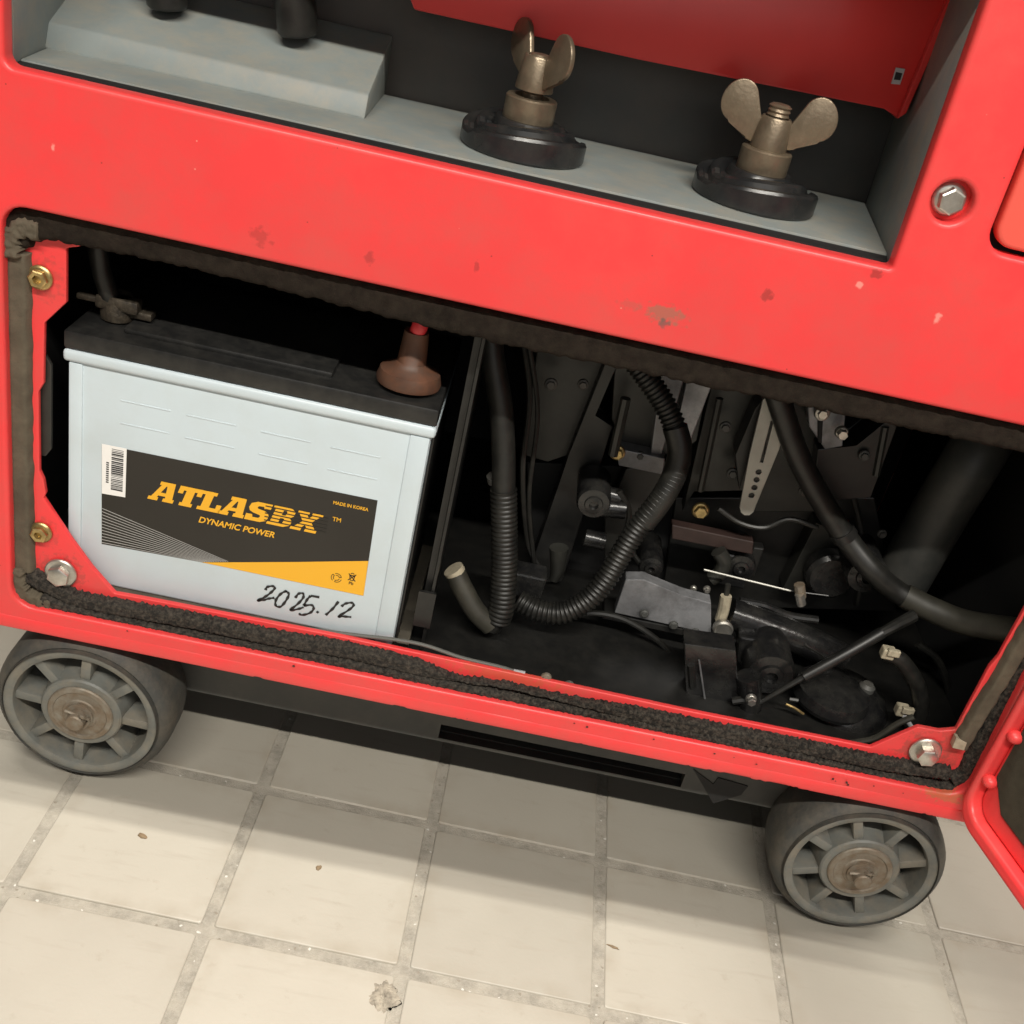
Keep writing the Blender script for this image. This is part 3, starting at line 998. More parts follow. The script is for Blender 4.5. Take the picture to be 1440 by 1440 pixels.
# ---- chassis below
bm = bmesh.new()
CH0, CH1 = 0.0715, 0.138
slotx0, slotx1 = 0.2600, 0.4560
box(bm, 0.035, slotx0, 0.050, 0.058, CH0, CH1)
box(bm, slotx0, slotx1, 0.050, 0.058, 0.0885, CH1)
box(bm, slotx0, slotx1, 0.050, 0.058, CH0, 0.0745)
box(bm, slotx1, 0.475, 0.050, 0.058, CH0, CH1)
box(bm, 0.475, 0.560, 0.050, 0.058, CH0 + .0005, CH1 - .002)
box(bm, 0.035, 0.56, 0.0585, 0.085, CH0, CH0 + .004)
obj('chassis_rail', bm, M['chassis'], gen)
vn = [(0.4602, 0.0492, 0.0957), (0.4795, 0.0492, 0.0849), (0.4813, 0.0492, 0.0923), (0.5062, 0.0492, 0.0898), (0.5036, 0.0492, 0.0798), (0.4853, 0.0492, 0.0654)]
obj('rail_notch', prism(vn, (0, .0006, 0)), M['deep'], gen)
bm = boxbm(-0.070, 0.660, 0.014, 0.54, 0.142, 0.147)
obj('base_plate', bm, M['black'], gen)
for x0 in (-0.02, 0.585):
    obj('wheel_bracket', boxbm(x0, x0 + .035, 0.075, 0.082, 0.05, 0.141), M['black'], gen)
bm = bmesh.new()
box(bm, 0.035, 0.56, 0.40, 0.408, 0.05, 0.141)
box(bm, -0.07, 0.66, 0.41, 0.415, 0.02, 0.141)
obj('rear_rail', bm, M['black'], gen)
bm = tube([(-0.02, 0.045, 0.0667), (0.2, 0.045, 0.0667)], .007, 10, smoothpath=False)


# ---- wheels
def wheel_parts():
    W = 0.050
    R_ = 0.0667
    # tyre (hollow lathe); local origin at the wheel's centre, face towards -y at y = 0
    prof = [(0.0578, 0.0035), (0.0580, -0.0004), (0.0592, 0.0002), (0.0612, -0.0010), (0.0640, -0.0036), (0.0658, -0.0080), (R_, -0.0150), (R_, -0.0360), (0.0655, -0.043),
            (0.0625, -0.048), (0.0580, -0.050), (0.0578, -0.046)]
    ty = lathe([], (0, 0, 0)) if False else bmesh.new()
    seg = 64
    rings = []
    for r, h in prof:
        rings.append([ty.verts.new((r * math.cos(2 * PI * k / seg), -h, r * math.sin(2 * PI * k / seg))) for k in range(seg)])
    for a, b in zip(rings, rings[1:] + rings[:1]):
        for k in range(seg):
            ty.faces.new((a[k], a[(k + 1) % seg], b[(k + 1) % seg], b[k]))
    rim = bmesh.new()
    prof = [(0.0577, 0.0005), (0.0574, 0.0018), (0.0560, 0.0022), (0.0528, 0.0018), (0.0508, 0.0008), (0.0500, -0.002), (0.0485, -0.030), (0.0485, -0.046), (0.0577, -0.046)]
    rings = []
    for r, h in prof:
        rings.append([rim.verts.new((r * math.cos(2 * PI * k / seg), -h, r * math.sin(2 * PI * k / seg))) for k in range(seg)])
    for a, b in zip(rings, rings[1:] + rings[:1]):
        for k in range(seg):
            rim.faces.new((a[k], a[(k + 1) % seg], b[(k + 1) % seg], b[k]))
    # hub: cone widening inwards
    prof = [(0.0220, 0.0005), (0.0290, 0.0005), (0.0303, -0.0008), (0.0312, -0.008), (0.0345, -0.026), (0.0350, -0.044), (0.0220, -0.044)]
    rings = []
    for r, h in prof:
        rings.append([rim.verts.new((r * math.cos(2 * PI * k / seg), -h, r * math.sin(2 * PI * k / seg))) for k in range(seg)])
    for a, b in zip(rings, rings[1:] + rings[:1]):
        for k in range(seg):
            rim.faces.new((a[k], a[(k + 1) % seg], b[(k + 1) % seg], b[k]))
    # the web far inside
    for k in range(8):
        a = 2 * PI * k / 8 + .24
        c, s = math.cos(a), math.sin(a)
        hwid = .0037
        pts = [(.0300, .0020), (.0505, .0022), (.0490, .040), (.034, .040)]
        P = [(r * c + hwid * s, y, r * s - hwid * c) for r, y in pts]
        prism(P, (-2 * hwid * s, 0, 2 * hwid * c), 0.0009, rim)
    back = lathe([(0.049, -0.0400), (0.049, -0.0385), (0.032, -0.0385)], (0, 0, 0), '-y', 40)  # black disc added for the shade behind the open spokes
    # metal washer, nut and split pin
    wa = lathe([(0.0246, -.002), (0.0246, 0.0014), (0.0238, 0.0024), (0.0205, 0.0028), (0.0196, 0.0018), (0.0135, 0.0018), (0.0125, 0.0026), (0, 0.0026)], (0, 0, 0), '-y', 40)
    nu = bmesh.new()
    lathe([(.0105, .0024), (.0105, .0044), (.0095, .0048), (0, .0048)], (0, 0, 0), '-y', 24, nu)
    lathe([(.0068, .0046), (.0068, .0125), (.0060, .0135), (0, .0135)], (0, 0, 0), '-y', 20, nu)
    tube([(-.010, -.0085, .004), (-.003, -.0088, .005), (.004, -.010, .0065), (.0075, -.0085, .0055), (.0085, -.0062, .001), (.0070, -.0065, -.006)], .0013, 6, 6, bm=nu)
    tube([(.001, -.010, .0075), (.0035, -.0125, .009), (.0055, -.010, .0075)], .0014, 6, 6, bm=nu)
    return ty, rim, back, wa, nu


def as_mesh(name, bm, m, ang=.5):
    me = bpy.data.meshes.new(name)
    bmesh.ops.recalc_face_normals(bm, faces=bm.faces)
    bm.to_mesh(me)
    bm.free()
    me.materials.append(m)
    for p in me.polygons:
        p.use_smooth = True
    me.set_sharp_from_angle(angle=ang)
    return me


ty, rim, back, wa, nu = wheel_parts()
W_ME = [('tyre', as_mesh('tyre', ty, M['tyre'], .9)), ('rim', as_mesh('rim', rim, M['rim'])), ('hub_washer', as_mesh('hub_washer', wa, M['rusty'])),
        ('axle_nut', as_mesh('axle_nut', nu, M['rusty']))]
obj_back = as_mesh('wheel_dark_disc', back, M['deep'])
WR = 0.0667
for cx, cy, rot, tilt in ((-0.0047, 0.006, 0.30, 0.0), (0.5959, 0.006, -0.12, 0.0), (-0.0047, 0.43, 0.7, 0), (0.5959, 0.43, 0.2, 0)):
    wo = bpy.data.objects.new('wheel', None)
    wo = bpy.data.objects.new('wheel', W_ME[0][1])
    COL.objects.link(wo)
    wo.parent = gen
    wo.matrix_parent_inverse = Matrix.Translation(-gen.location)
    wo.location = (cx, cy, WR + .0015)
    wo.rotation_euler = (0, rot, 0)
    for nme, me in W_ME[1:]:
        o = bpy.data.objects.new(nme, me)
        COL.objects.link(o)
        o.parent = wo
    o = bpy.data.objects.new('wheel_dark_disc', obj_back)
    COL.objects.link(o)
    o.parent = wo

# ---- hinged door, swung open past a right angle on the right
hx, hy = 0.6335, -0.003
ddir = Vector((0.27, -0.963, 0)).normalized()
dn = Vector((-ddir.y * -1, 0, 0))
nrm = Vector((-0.963, -0.27, 0)).normalized()      # inner face normal


def door_plate(out, holes, d0, d1, bev):
    me = plate(out, holes, 0, d1 - d0, bev, 4)
    for v in me.vertices:
        u, t, z = v.co.x, v.co.y, v.co.z
        P = Vector((hx, hy, 0)) + ddir * u - nrm * (d0 + t)
        v.co = (P.x, P.y, z)
    return me


dout = rpoly([(0.0, 0.150, .022), (0.44, 0.150, .022), (0.44, 0.44, .022), (0.0, 0.44, .022)], 8)
drim = rpoly([(0.0075, 0.162, .016), (0.431, 0.162, .014), (0.431, 0.430, .014), (0.0075, 0.430, .014)], 8)
door = obj('door', door_plate(dout, [drim], 0.0, 0.018, 0.0035), M['red_in'], gen, True, angle=1.2, label='open red door with dark foam pad')
obj('door_skin', door_plate(dout, [], 0.0182, 0.0212, 0.001), M['red_in'], door, True)
dstep = rpoly([(0.0080, 0.1625, .015), (0.4305, 0.1625, .013), (0.4305, 0.4295, .013), (0.0080, 0.4295, .013)], 8)
dpad = rpoly([(0.0115, 0.196, .002), (0.030, 0.178, .003), (0.41, 0.178, .004), (0.41, 0.41, .004), (0.0115, 0.41, .004)], 4)
obj('door_step', door_plate(dstep, [dpad], 0.009, 0.018, 0.002), M['red_in'], door, True, angle=1.2)
obj('foam_pad', door_plate(dpad, [], 0.0075, 0.0178, 0.001), M['pad'], door)
for zz in (0.1905, 0.232):
    P = Vector((hx, hy, zz)) + ddir * 0.0105 - nrm * 0.006
    bm = bmesh.new()
    bmesh.ops.create_uvsphere(bm, u_segments=14, v_segments=8, radius=.0052)
    for v in bm.verts:
        v.co = P + Vector((v.co.x * 1.1, v.co.y * 1.1, v.co.z * .9))
    obj('door_pip', bm, M['red_in'], door, True)

# ------------------------------------------------------------------ inside the compartment
bm = bmesh.new()
box(bm, -0.068, 0.656, 0.40, 0.404, 0.150, 0.50)
box(bm, -0.068, -0.064, 0.018, 0.40, 0.150, 0.50)
box(bm, 0.6565, 0.6595, 0.018, 0.40, 0.150, 0.50)
box(bm, -0.068, 0.6595, 0.018, 0.404, 0.500, 0.505)
obj('bay_lining', bm, M['deep'], gen)
obj('bay_floor', boxbm(-0.064, 0.656, 0.018, 0.40, 0.150, 0.166), M['black'], gen)
# battery tray: lip under the battery
obj('battery_tray', boxbm(-0.030, 0.224, 0.0180, 0.165, 0.1662, 0.1752, bev=.001), M['tray'], gen)
obj('battery_side_dark', boxbm(0.2137, 0.2152, 0.0262, 0.150, 0.1665, 0.3430, bev=.0004), M['black'], gen)  # thin black plate added to put the battery's side in shade
# thin divider beside the battery
dv = [(0.2207, 0.0340, 0.4138), (0.2307, 0.0340, 0.2230)]
bm = bmesh.new()
box(bm, 0.2325, 0.2345, 0.034, 0.20, 0.168, 0.44)
box(bm, 0.2275, 0.2320, 0.040, 0.20, 0.190, 0.43)
obj('divider', bm, M['black'], gen)
bm = bmesh.new()
box(bm, 0.2240, 0.2365, 0.031, 0.0335, 0.190, 0.2200)
obj('divider_foot', bm, M['black'], gen)

# hoses
obj('hose', tube([(0.2333, 0.0950, 0.4092), (0.2401, 0.0900, 0.3815), (0.2529, 0.0850, 0.3489), (0.2623, 0.0800, 0.3143), (0.2688, 0.0750, 0.2835), (0.2791, 0.0700, 0.2340), (0.2851, 0.0650, 0.2003), (0.2806, 0.0650, 0.1793)], .0085, 18, 14), M['rubber'], gen, True)
obj('conduit', tube([(0.2675, 0.0765, 0.2895), (0.2738, 0.0730, 0.2618), (0.2808, 0.0695, 0.2284), (0.2851, 0.0650, 0.2003), (0.2847, 0.0640, 0.1864)], .0094, 18, 14, ridge=.00055, pitch=.0036), M['rubber'], gen, True, angle=1.5)
obj('hose_end', tube([(0.2460, 0.0690, 0.2175), (0.2528, 0.0660, 0.2084), (0.2664, 0.0620, 0.1924), (0.2804, 0.0620, 0.1814)], .0078, 14, 8), M['oliveHose'], gen, True)
obj('hose_mouth', tube([(0.2441, 0.0688, 0.2197), (0.2468, 0.0688, 0.2166)], .0079, 14, 2), M['beige'], gen, True)
obj('conduit', tube([(0.3323, 0.1300, 0.3896), (0.3480, 0.1250, 0.3787), (0.3703, 0.1180, 0.3588), (0.3848, 0.1100, 0.3372), (0.3875, 0.1050, 0.3168), (0.3820, 0.1000, 0.2971), (0.3704, 0.0950, 0.2694), (0.3630, 0.0900, 0.2453), (0.3575, 0.0850, 0.2278), (0.3473, 0.0800, 0.2090), (0.3314, 0.0780, 0.1950), (0.3127, 0.0800, 0.1915), (0.2983, 0.0850, 0.1931)], .0080, 18, 14, ridge=.00075, pitch=.0036), M['rubber'], gen, True, angle=1.5)
obj('hose', tube([(0.4400, 0.1200, 0.3912), (0.4545, 0.1200, 0.3692), (0.4723, 0.1200, 0.3443), (0.4968, 0.1200, 0.3170), (0.5257, 0.1200, 0.2895), (0.5529, 0.1100, 0.2702), (0.5782, 0.1080, 0.2567), (0.6050, 0.1000, 0.2517), (0.6312, 0.0820, 0.2565), (0.6569, 0.0550, 0.2763)], .0088, 18, 12), M['rubber'], gen, True)
obj('hose_sleeve', tube([(0.5842, 0.1070, 0.2549), (0.6048, 0.1000, 0.2523), (0.6268, 0.0850, 0.2559), (0.6555, 0.0570, 0.2751)], .0096, 18, 10), M['oliveHose'], gen, True)
obj('filter_tube', tube([(0.6206, 0.1700, 0.3851), (0.6075, 0.1500, 0.3553), (0.6024, 0.1500, 0.3132), (0.5982, 0.1500, 0.2658), (0.5956, 0.1500, 0.2375)], .0215, 26, 8), M['chassis'], gen, True)

obj('conduit_sleeve', tube([(0.3785, 0.1125, 0.3490), (0.3861, 0.1090, 0.3339), (0.3870, 0.1050, 0.3149), (0.3823, 0.1000, 0.2960), (0.3742, 0.0965, 0.2757)], .0090, 18, 10), M['rubber'], gen, True)
# engine panels
def slab(name, poly, depth, m, parent=gen, bev=.0008):
    return obj(name, prism(poly, (0, depth, 0), bev), m, parent)


shroud = slab('shroud_panel', [(0.2705, 0.1700, 0.3739), (0.3303, 0.1700, 0.3704), (0.3147, 0.1700, 0.2810), (0.2997, 0.1700, 0.2709), (0.2791, 0.1700, 0.2725)], .02, M['olive'])
slab('shroud_rib', [(0.3231, 0.1550, 0.3747), (0.3326, 0.1550, 0.3735), (0.3244, 0.1550, 0.3250), (0.3406, 0.1550, 0.3197), (0.3338, 0.1550, 0.1734), (0.3198, 0.1550, 0.1684), (0.3055, 0.1550, 0.1792), (0.3134, 0.1550, 0.2883)], .02, M['black'])
slab('crankcase', [(0.3298, 0.1600, 0.3697), (0.4005, 0.1600, 0.3792), (0.4066, 0.1600, 0.3207), (0.3967, 0.1600, 0.3058), (0.3568, 0.1600, 0.2962), (0.3387, 0.1600, 0.3230)], .03, M['olive'])
slab('crankcase_rib', [(0.3640, 0.1500, 0.3720), (0.3813, 0.1500, 0.3720), (0.3817, 0.1500, 0.3073), (0.3738, 0.1500, 0.3054)], .012, M['alu'])
slab('crankcase_rib', [(0.3838, 0.1520, 0.3729), (0.4031, 0.1520, 0.3716), (0.4000, 0.1520, 0.3181), (0.3877, 0.1520, 0.3262)], .012, M['alu'])
slab('mount_bar', [(0.3458, 0.1450, 0.3074), (0.3842, 0.1450, 0.3073), (0.3863, 0.1450, 0.2934), (0.3516, 0.1450, 0.2932)], .015, M['alu'])
obj('bolt', hexbolt([(0.3476, 0.1440, 0.3046)][0], .0062, .0045, .005), M['gold'], gen, True)
slab('lower_cover', [(0.3584, 0.1500, 0.2891), (0.3882, 0.1500, 0.3038), (0.3846, 0.1500, 0.2433), (0.3759, 0.1500, 0.2208), (0.3625, 0.1500, 0.2037), (0.3530, 0.1500, 0.2423)], .02, M['olive'])
for k, yy in enumerate((690, 712, 735)):
    pass
obj('drain_plug', tube([(0.3370, 0.1350, 0.2729), (0.3581, 0.1350, 0.2717)], .0075, 14, 2), M['oily'], gen, True)
obj('drain_plug', tube([(0.3415, 0.1320, 0.2616), (0.3643, 0.1320, 0.2646)], .0080, 14, 2), M['oily'], gen, True)
obj('drain_plug', tube([(0.3390, 0.1300, 0.2341), (0.3551, 0.1300, 0.2334)], .0072, 14, 2), M['oily'], gen, True)
obj('bracket_tongue', tube([(0.3208, 0.1200, 0.2258), (0.3240, 0.1200, 0.2065), (0.3234, 0.1200, 0.1961)], .0075, 12, 5, rend=.004), M['olive'], gen, True)
slab('cylinder_plate', [(0.4049, 0.1650, 0.3694), (0.4511, 0.1650, 0.3678), (0.4682, 0.1650, 0.2883), (0.4170, 0.1650, 0.2758), (0.4141, 0.1650, 0.2552)], .02, M['olive'])
slab('cylinder_plate', [(0.4393, 0.1700, 0.3634), (0.4895, 0.1700, 0.3632), (0.5190, 0.1700, 0.2780), (0.4646, 0.1700, 0.2647)], .02, M['olive'])
lev = plate([Vector((p[0], p[2])) for p in [(0.4371, 0.1300, 0.3766), (0.4399, 0.1300, 0.3795), (0.4482, 0.1300, 0.3734), (0.4591, 0.1300, 0.3598), (0.4609, 0.1300, 0.3413), (0.4588, 0.1300, 0.2914), (0.4588, 0.1300, 0.2863), (0.4566, 0.1300, 0.2826), (0.4529, 0.1300, 0.2817), (0.4496, 0.1300, 0.2834), (0.4473, 0.1300, 0.2873), (0.4412, 0.1300, 0.3317)]],
            [[Vector((p[0], p[2])) for p in [(0.4478, 0.1300, 0.3618), (0.4499, 0.1300, 0.3617), (0.4527, 0.1300, 0.3278), (0.4505, 0.1300, 0.3279)]]]
            + [[Vector((p[0] + .0022 * math.cos(a * PI / 5), p[2] + .0022 * math.sin(a * PI / 5))) for a in range(10)] for p in [(0.4520, 0.1300, 0.3197), (0.4525, 0.1300, 0.3131), (0.4530, 0.1300, 0.3064), (0.4529, 0.1300, 0.2995)]],
            .13, .133, .0004, 1)
obj('governor_lever', lev, M['lever'], gen, True)
slab('valve_block', [(0.4364, 0.1400, 0.3644), (0.4394, 0.1400, 0.3720), (0.4445, 0.1400, 0.3213), (0.4455, 0.1400, 0.2966), (0.4335, 0.1400, 0.3248)], .02, M['black'])
obj('bolt', hexbolt([(0.4234, 0.1480, 0.2692)][0], .0070, .0052, .006), M['gold'], gen, True)
slab('cross_bracket', [(0.4029, 0.1350, 0.2580), (0.4682, 0.1350, 0.2583), (0.4706, 0.1350, 0.2469), (0.4063, 0.1350, 0.2457)], .01, M['maroon'])
slab('side_bracket', [(0.4731, 0.1500, 0.3772), (0.5035, 0.1500, 0.3756), (0.5114, 0.1500, 0.3458), (0.4995, 0.1500, 0.3404), (0.4820, 0.1500, 0.3557)], .015, M['alu'])
slab('side_bracket_slot', [(0.4839, 0.1485, 0.3687), (0.4883, 0.1485, 0.3686), (0.4955, 0.1485, 0.3445), (0.4919, 0.1485, 0.3455)], .002, M['deep'])
obj('bolt', hexbolt([(0.4863, 0.1460, 0.3699)][0], .0058, .0040, .0045), M['steel'], gen, True)
obj('bolt', hexbolt([(0.5029, 0.1400, 0.3613)][0], .0050, .0040, .0075), M['steel'], gen, True)
blower = [(0.4943, 0.1500, 0.3392), (0.5216, 0.1500, 0.3482), (0.5365, 0.1500, 0.3746), (0.5446, 0.1500, 0.3706), (0.5458, 0.1500, 0.3280), (0.5471, 0.1500, 0.3093), (0.5142, 0.1500, 0.2981), (0.5033, 0.1500, 0.3051)]
slab('blower_housing', blower, .03, M['black'])
slab('blower_housing', [(0.5118, 0.1600, 0.2062), (0.5176, 0.1600, 0.2735), (0.5343, 0.1600, 0.2709), (0.5493, 0.1600, 0.2369), (0.5419, 0.1600, 0.2066)], .02, M['olive'])
slab('engine_block', [(0.4082, 0.1800, 0.2587), (0.5615, 0.1800, 0.2961), (0.6171, 0.1800, 0.1970), (0.4244, 0.1800, 0.1556)], .10, M['black'])
slab('engine_block', [(0.2841, 0.1900, 0.2568), (0.4087, 0.1900, 0.2802), (0.4326, 0.1900, 0.1275), (0.3249, 0.1900, 0.1235)], .08, M['deep'])
obj('round_cover', lathe([(.020, 0), (.020, .012), (.017, .015), (0, .015)], [(0.5392, 0.1550, 0.2376)][0], '-y', 28), M['oily'], gen, True)
# aluminium skirt
slab('alloy_skirt', [(0.3745, 0.1000, 0.2222), (0.3876, 0.1000, 0.2255), (0.4203, 0.1000, 0.2183), (0.4431, 0.1000, 0.2173), (0.4514, 0.1000, 0.1892), (0.3737, 0.1000, 0.1902)], .012, M['alu'])
slab('alloy_skirt_edge', [(0.3663, 0.1010, 0.1876), (0.4518, 0.1010, 0.1879), (0.4525, 0.1010, 0.1817), (0.3655, 0.1010, 0.1819)], .02, M['black'])
obj('exhaust_pipe', tube([(0.4617, 0.1100, 0.2055), (0.4889, 0.1100, 0.2013), (0.5255, 0.1100, 0.1952), (0.5606, 0.1100, 0.1864)], .0125, 18, 8), M['oily'], gen, True)
# thin control rod, screws and connectors
obj('control_rod', tube([(0.4331, 0.1150, 0.2363), (0.4560, 0.1150, 0.2354), (0.5030, 0.1150, 0.2337)], .00085, 6, 6), M['lever'], gen, True)
obj('control_rod', tube([(0.5030, 0.1150, 0.2337), (0.5323, 0.1150, 0.2364)], .0006, 6, 3), M['black'], gen, True)
obj('rod_clamp', tube([(0.5064, 0.1120, 0.2426), (0.5112, 0.1120, 0.2317)], .0042, 10, 2), M['rusty'], gen, True)
obj('rod_screw', tube([(0.5079, 0.1080, 0.2363), (0.5124, 0.1080, 0.2280)], .0036, 10, 2), M['steel'], gen, True)
obj('screw', hexbolt([(0.4143, 0.1220, 0.2101)][0], .0028, .002, .003), M['gold'], gen, True)
obj('screw', hexbolt([(0.4312, 0.1200, 0.2150)][0], .0028, .002, .004), M['steel'], gen, True)
obj('screw', hexbolt([(0.4412, 0.1190, 0.2175)][0], .0030, .0024, .004), M['steel'], gen, True)
obj('connector', tube([(0.4536, 0.1050, 0.2233), (0.4554, 0.1050, 0.2116), (0.4559, 0.1050, 0.2006)], .0045, 10, 4), M['beige'], gen, True)
obj('connector_stem', tube([(0.4527, 0.1070, 0.2325), (0.4545, 0.1070, 0.2208)], .0022, 8, 3), M['olive'], gen, True)
bm = lathe([(.0078, 0), (.0080, .004), (.0068, .0055), (.0055, .0045), (0, .0042)], [(0.4579, 0.1000, 0.1978)][0], '-y', 24)
obj('ring_fitting', bm, M['steel'], gen, True)
obj('breather_stub', tube([(0.4610, 0.1000, 0.1896), (0.4670, 0.1000, 0.1791), (0.4720, 0.1000, 0.1704)], .0068, 12, 4, rend=.004), M['olive'], gen, True)
# black box on the floor and the tall panel beside it
slab('sump_box', [(0.2572, 0.0550, 0.1639), (0.4283, 0.0550, 0.1601), (0.4371, 0.0550, 0.1447), (0.4068, 0.0550, 0.1367), (0.2613, 0.0550, 0.1409)], .05, M['oily'])
slab('sump_panel', [(0.4206, 0.0500, 0.2096), (0.4587, 0.0500, 0.2128), (0.4778, 0.0500, 0.1597), (0.4592, 0.0500, 0.1477), (0.4398, 0.0500, 0.1496)], .02, M['oily'])
obj('panel_edge', tube([(0.4346, 0.0480, 0.1995), (0.4521, 0.0480, 0.1581)], .0007, 6, 2), M['alu'], gen, True)
obj('panel_boss', tube([(0.4309, 0.0500, 0.1923), (0.4374, 0.0500, 0.1735)], .003, 8, 3), M['black'], gen, True)
# dipstick rod across the front, with its clip
obj('dipstick', tube([(0.4856, 0.0450, 0.1716), (0.5096, 0.0500, 0.1972), (0.5355, 0.0580, 0.2206), (0.5630, 0.0700, 0.2412), (0.5870, 0.0850, 0.2524)], .0016, 10, 8, rend=.0048), M['rubber'], gen, True)
obj('dipstick_sheath', tube([(0.5132, 0.0495, 0.2026), (0.5392, 0.0575, 0.2252), (0.5621, 0.0680, 0.2425)], .0040, 12, 6, rend=.0046), M['black'], gen, True)
obj('clip', tube([(0.4682, 0.0450, 0.1712), (0.4759, 0.0450, 0.1746), (0.4848, 0.0450, 0.1742)], .0030, 8, 4), M['rubber'], gen, True)
obj('clip_screw', hexbolt([(0.4788, 0.0400, 0.1809)][0], .0042, .0034, .006), M['steel'], gen, True)
obj('clip_base', tube([(0.4739, 0.0500, 0.1933), (0.4824, 0.0500, 0.1715), (0.4840, 0.0500, 0.1578)], .009, 12, 5), M['oily'], gen, True)
# oil filter dome and its hose
fc = Vector([(0.5615, 0.0800, 0.1673)][0])
bm = lathe([(.036, -.01), (.0375, .012), (.0365, .030), (.031, .040), (.026, .0425), (.020, .048), (0, .050)], (fc.x, fc.y, fc.z - .032), 'z', 36)
fd = obj('oil_filter', bm, M['oily'], gen, True, angle=.7)
obj('filter_cap', lathe([(.006, 0), (.0062, .006), (.004, .0085), (0, .009)], (fc.x + .012, fc.y - .003, fc.z + .014), 'z', 18), M['greydark'], fd, True)
bm = bmesh.new()
lbl = [(0.5360, 0.0460, 0.2127), (0.5496, 0.0460, 0.2196), (0.5604, 0.0460, 0.2137), (0.5603, 0.0460, 0.2082), (0.5445, 0.0460, 0.2041)]
obj('filter_bowl', lathe([(.028, 0), (.030, .004), (.028, .012), (.018, .016), (0, .017)], [(0.5465, 0.0696, 0.1720)][0], 'z', 32), M['oily'], gen, True)
obj('fuel_hose', tube([(0.5672, 0.0600, 0.2312), (0.5814, 0.0600, 0.2269), (0.5985, 0.0600, 0.2110), (0.6094, 0.0600, 0.1930), (0.6129, 0.0600, 0.1769), (0.6094, 0.0600, 0.1688)], .0062, 14, 10), M['rubber'], gen, True)
for p in [(0.5673, 0.0530, 0.2339), (0.5964, 0.0530, 0.1864)]:
    bm = bmesh.new()
    box(bm, p[0] - .0048, p[0] + .0048, p[1], p[1] + .008, p[2] - .0042, p[2] + .0042, .0012)
    box(bm, p[0] - .0020, p[0] + .0070, p[1] - .002, p[1] + .002, p[2] + .0005, p[2] + .0058, .0008)
    obj('hose_clamp', bm, M['beige'], gen)
obj('clamp_wire', tube([(0.5970, 0.0500, 0.1856), (0.6040, 0.0500, 0.1790), (0.6106, 0.0500, 0.1736)], .0018, 8, 4), M['silver'], gen, True)
obj('jumper_wire', tube([(0.5069, 0.0450, 0.1786), (0.5147, 0.0450, 0.1765), (0.5225, 0.0450, 0.1729)], .0010, 6, 4), M['gold'], gen, True)
obj('jumper_wire', tube([(0.5079, 0.0450, 0.1837), (0.5144, 0.0450, 0.1840)], .0016, 6, 4), M['olive'], gen, True)
obj('lower_lead', tube([(0.5585, 0.0320, 0.1650), (0.5742, 0.0320, 0.1742), (0.5851, 0.0320, 0.1910), (0.5940, 0.0320, 0.2002)], .0024, 8, 6), M['oliveHose'], gen, True)
# wiring, fins and small fittings further in
for pts, r in (([(0.2578, 0.1200, 0.3899), (0.2727, 0.1200, 0.3434), (0.2795, 0.1200, 0.2858), (0.2959, 0.1200, 0.2262), (0.3110, 0.1200, 0.2032)], .0022), ([(0.2612, 0.1180, 0.3914), (0.2805, 0.1180, 0.3347), (0.2890, 0.1180, 0.2644), (0.3065, 0.1180, 0.2034)], .0018),
               ([(0.3301, 0.1000, 0.1722), (0.3555, 0.1000, 0.1856), (0.3838, 0.1000, 0.1859), (0.4164, 0.1000, 0.1711), (0.4364, 0.1000, 0.1511)], .0024), ([(0.4539, 0.1000, 0.1807), (0.4689, 0.1000, 0.1881), (0.4879, 0.1000, 0.1824), (0.5033, 0.1000, 0.1612), (0.5071, 0.1000, 0.1363)], .0022),
               ([(0.4319, 0.1300, 0.2829), (0.4511, 0.1300, 0.2748), (0.4707, 0.1300, 0.2751), (0.4866, 0.1300, 0.2867), (0.5097, 0.1300, 0.2847)], .0020), ([(0.5228, 0.1000, 0.1984), (0.5431, 0.1000, 0.1895), (0.5553, 0.1000, 0.1711), (0.5517, 0.1000, 0.1481)], .0026),
               ([(0.3548, 0.1300, 0.2800), (0.3672, 0.1300, 0.2639), (0.3709, 0.1300, 0.2387), (0.3909, 0.1300, 0.2167)], .0022), ([(0.5095, 0.1600, 0.3329), (0.5378, 0.1600, 0.3015), (0.5637, 0.1600, 0.2543), (0.5748, 0.1600, 0.2076)], .0030),
               ([(0.6163, 0.1200, 0.2075), (0.6388, 0.1200, 0.1953), (0.6605, 0.1200, 0.1638), (0.6648, 0.1200, 0.1381)], .0030)):
    obj('wire', tube(pts, r, 8, 8), M['rubber'], gen, True)
for p, r in zip([(0.2868, 0.1480, 0.3460), (0.3099, 0.1480, 0.3515), (0.4213, 0.1480, 0.3422), (0.4378, 0.1480, 0.3062), (0.4672, 0.1480, 0.3531), (0.4948, 0.1480, 0.3041), (0.5285, 0.1480, 0.3435), (0.5235, 0.1480, 0.2787), (0.3656, 0.1480, 0.3044), (0.5653, 0.1480, 0.2824)], (4, 3.4, 3.6, 3.6, 3.2, 3.4, 3.6, 3, 3, 3)):
    obj('bolt', hexbolt(p, r * .00125, r * .0009, .004), M['greydark'], gen, True)
for p in [(0.3957, 0.1180, 0.1971), (0.4202, 0.1180, 0.1921), (0.4383, 0.1180, 0.1897)]:
    obj('bolt', hexbolt((p[0], p[1] - .020, p[2]), .0036, .0026, .003), M['greydark'], gen, True)
obj('hose_band', tube([(0.2635, 0.0850, 0.2957), (0.2649, 0.0850, 0.2913)], .0102, 18, 2), M['greydark'], gen, True)
obj('hose_band', tube([(0.5238, 0.1200, 0.2916), (0.5290, 0.1200, 0.2865)], .0100, 18, 2), M['black'], gen, True)
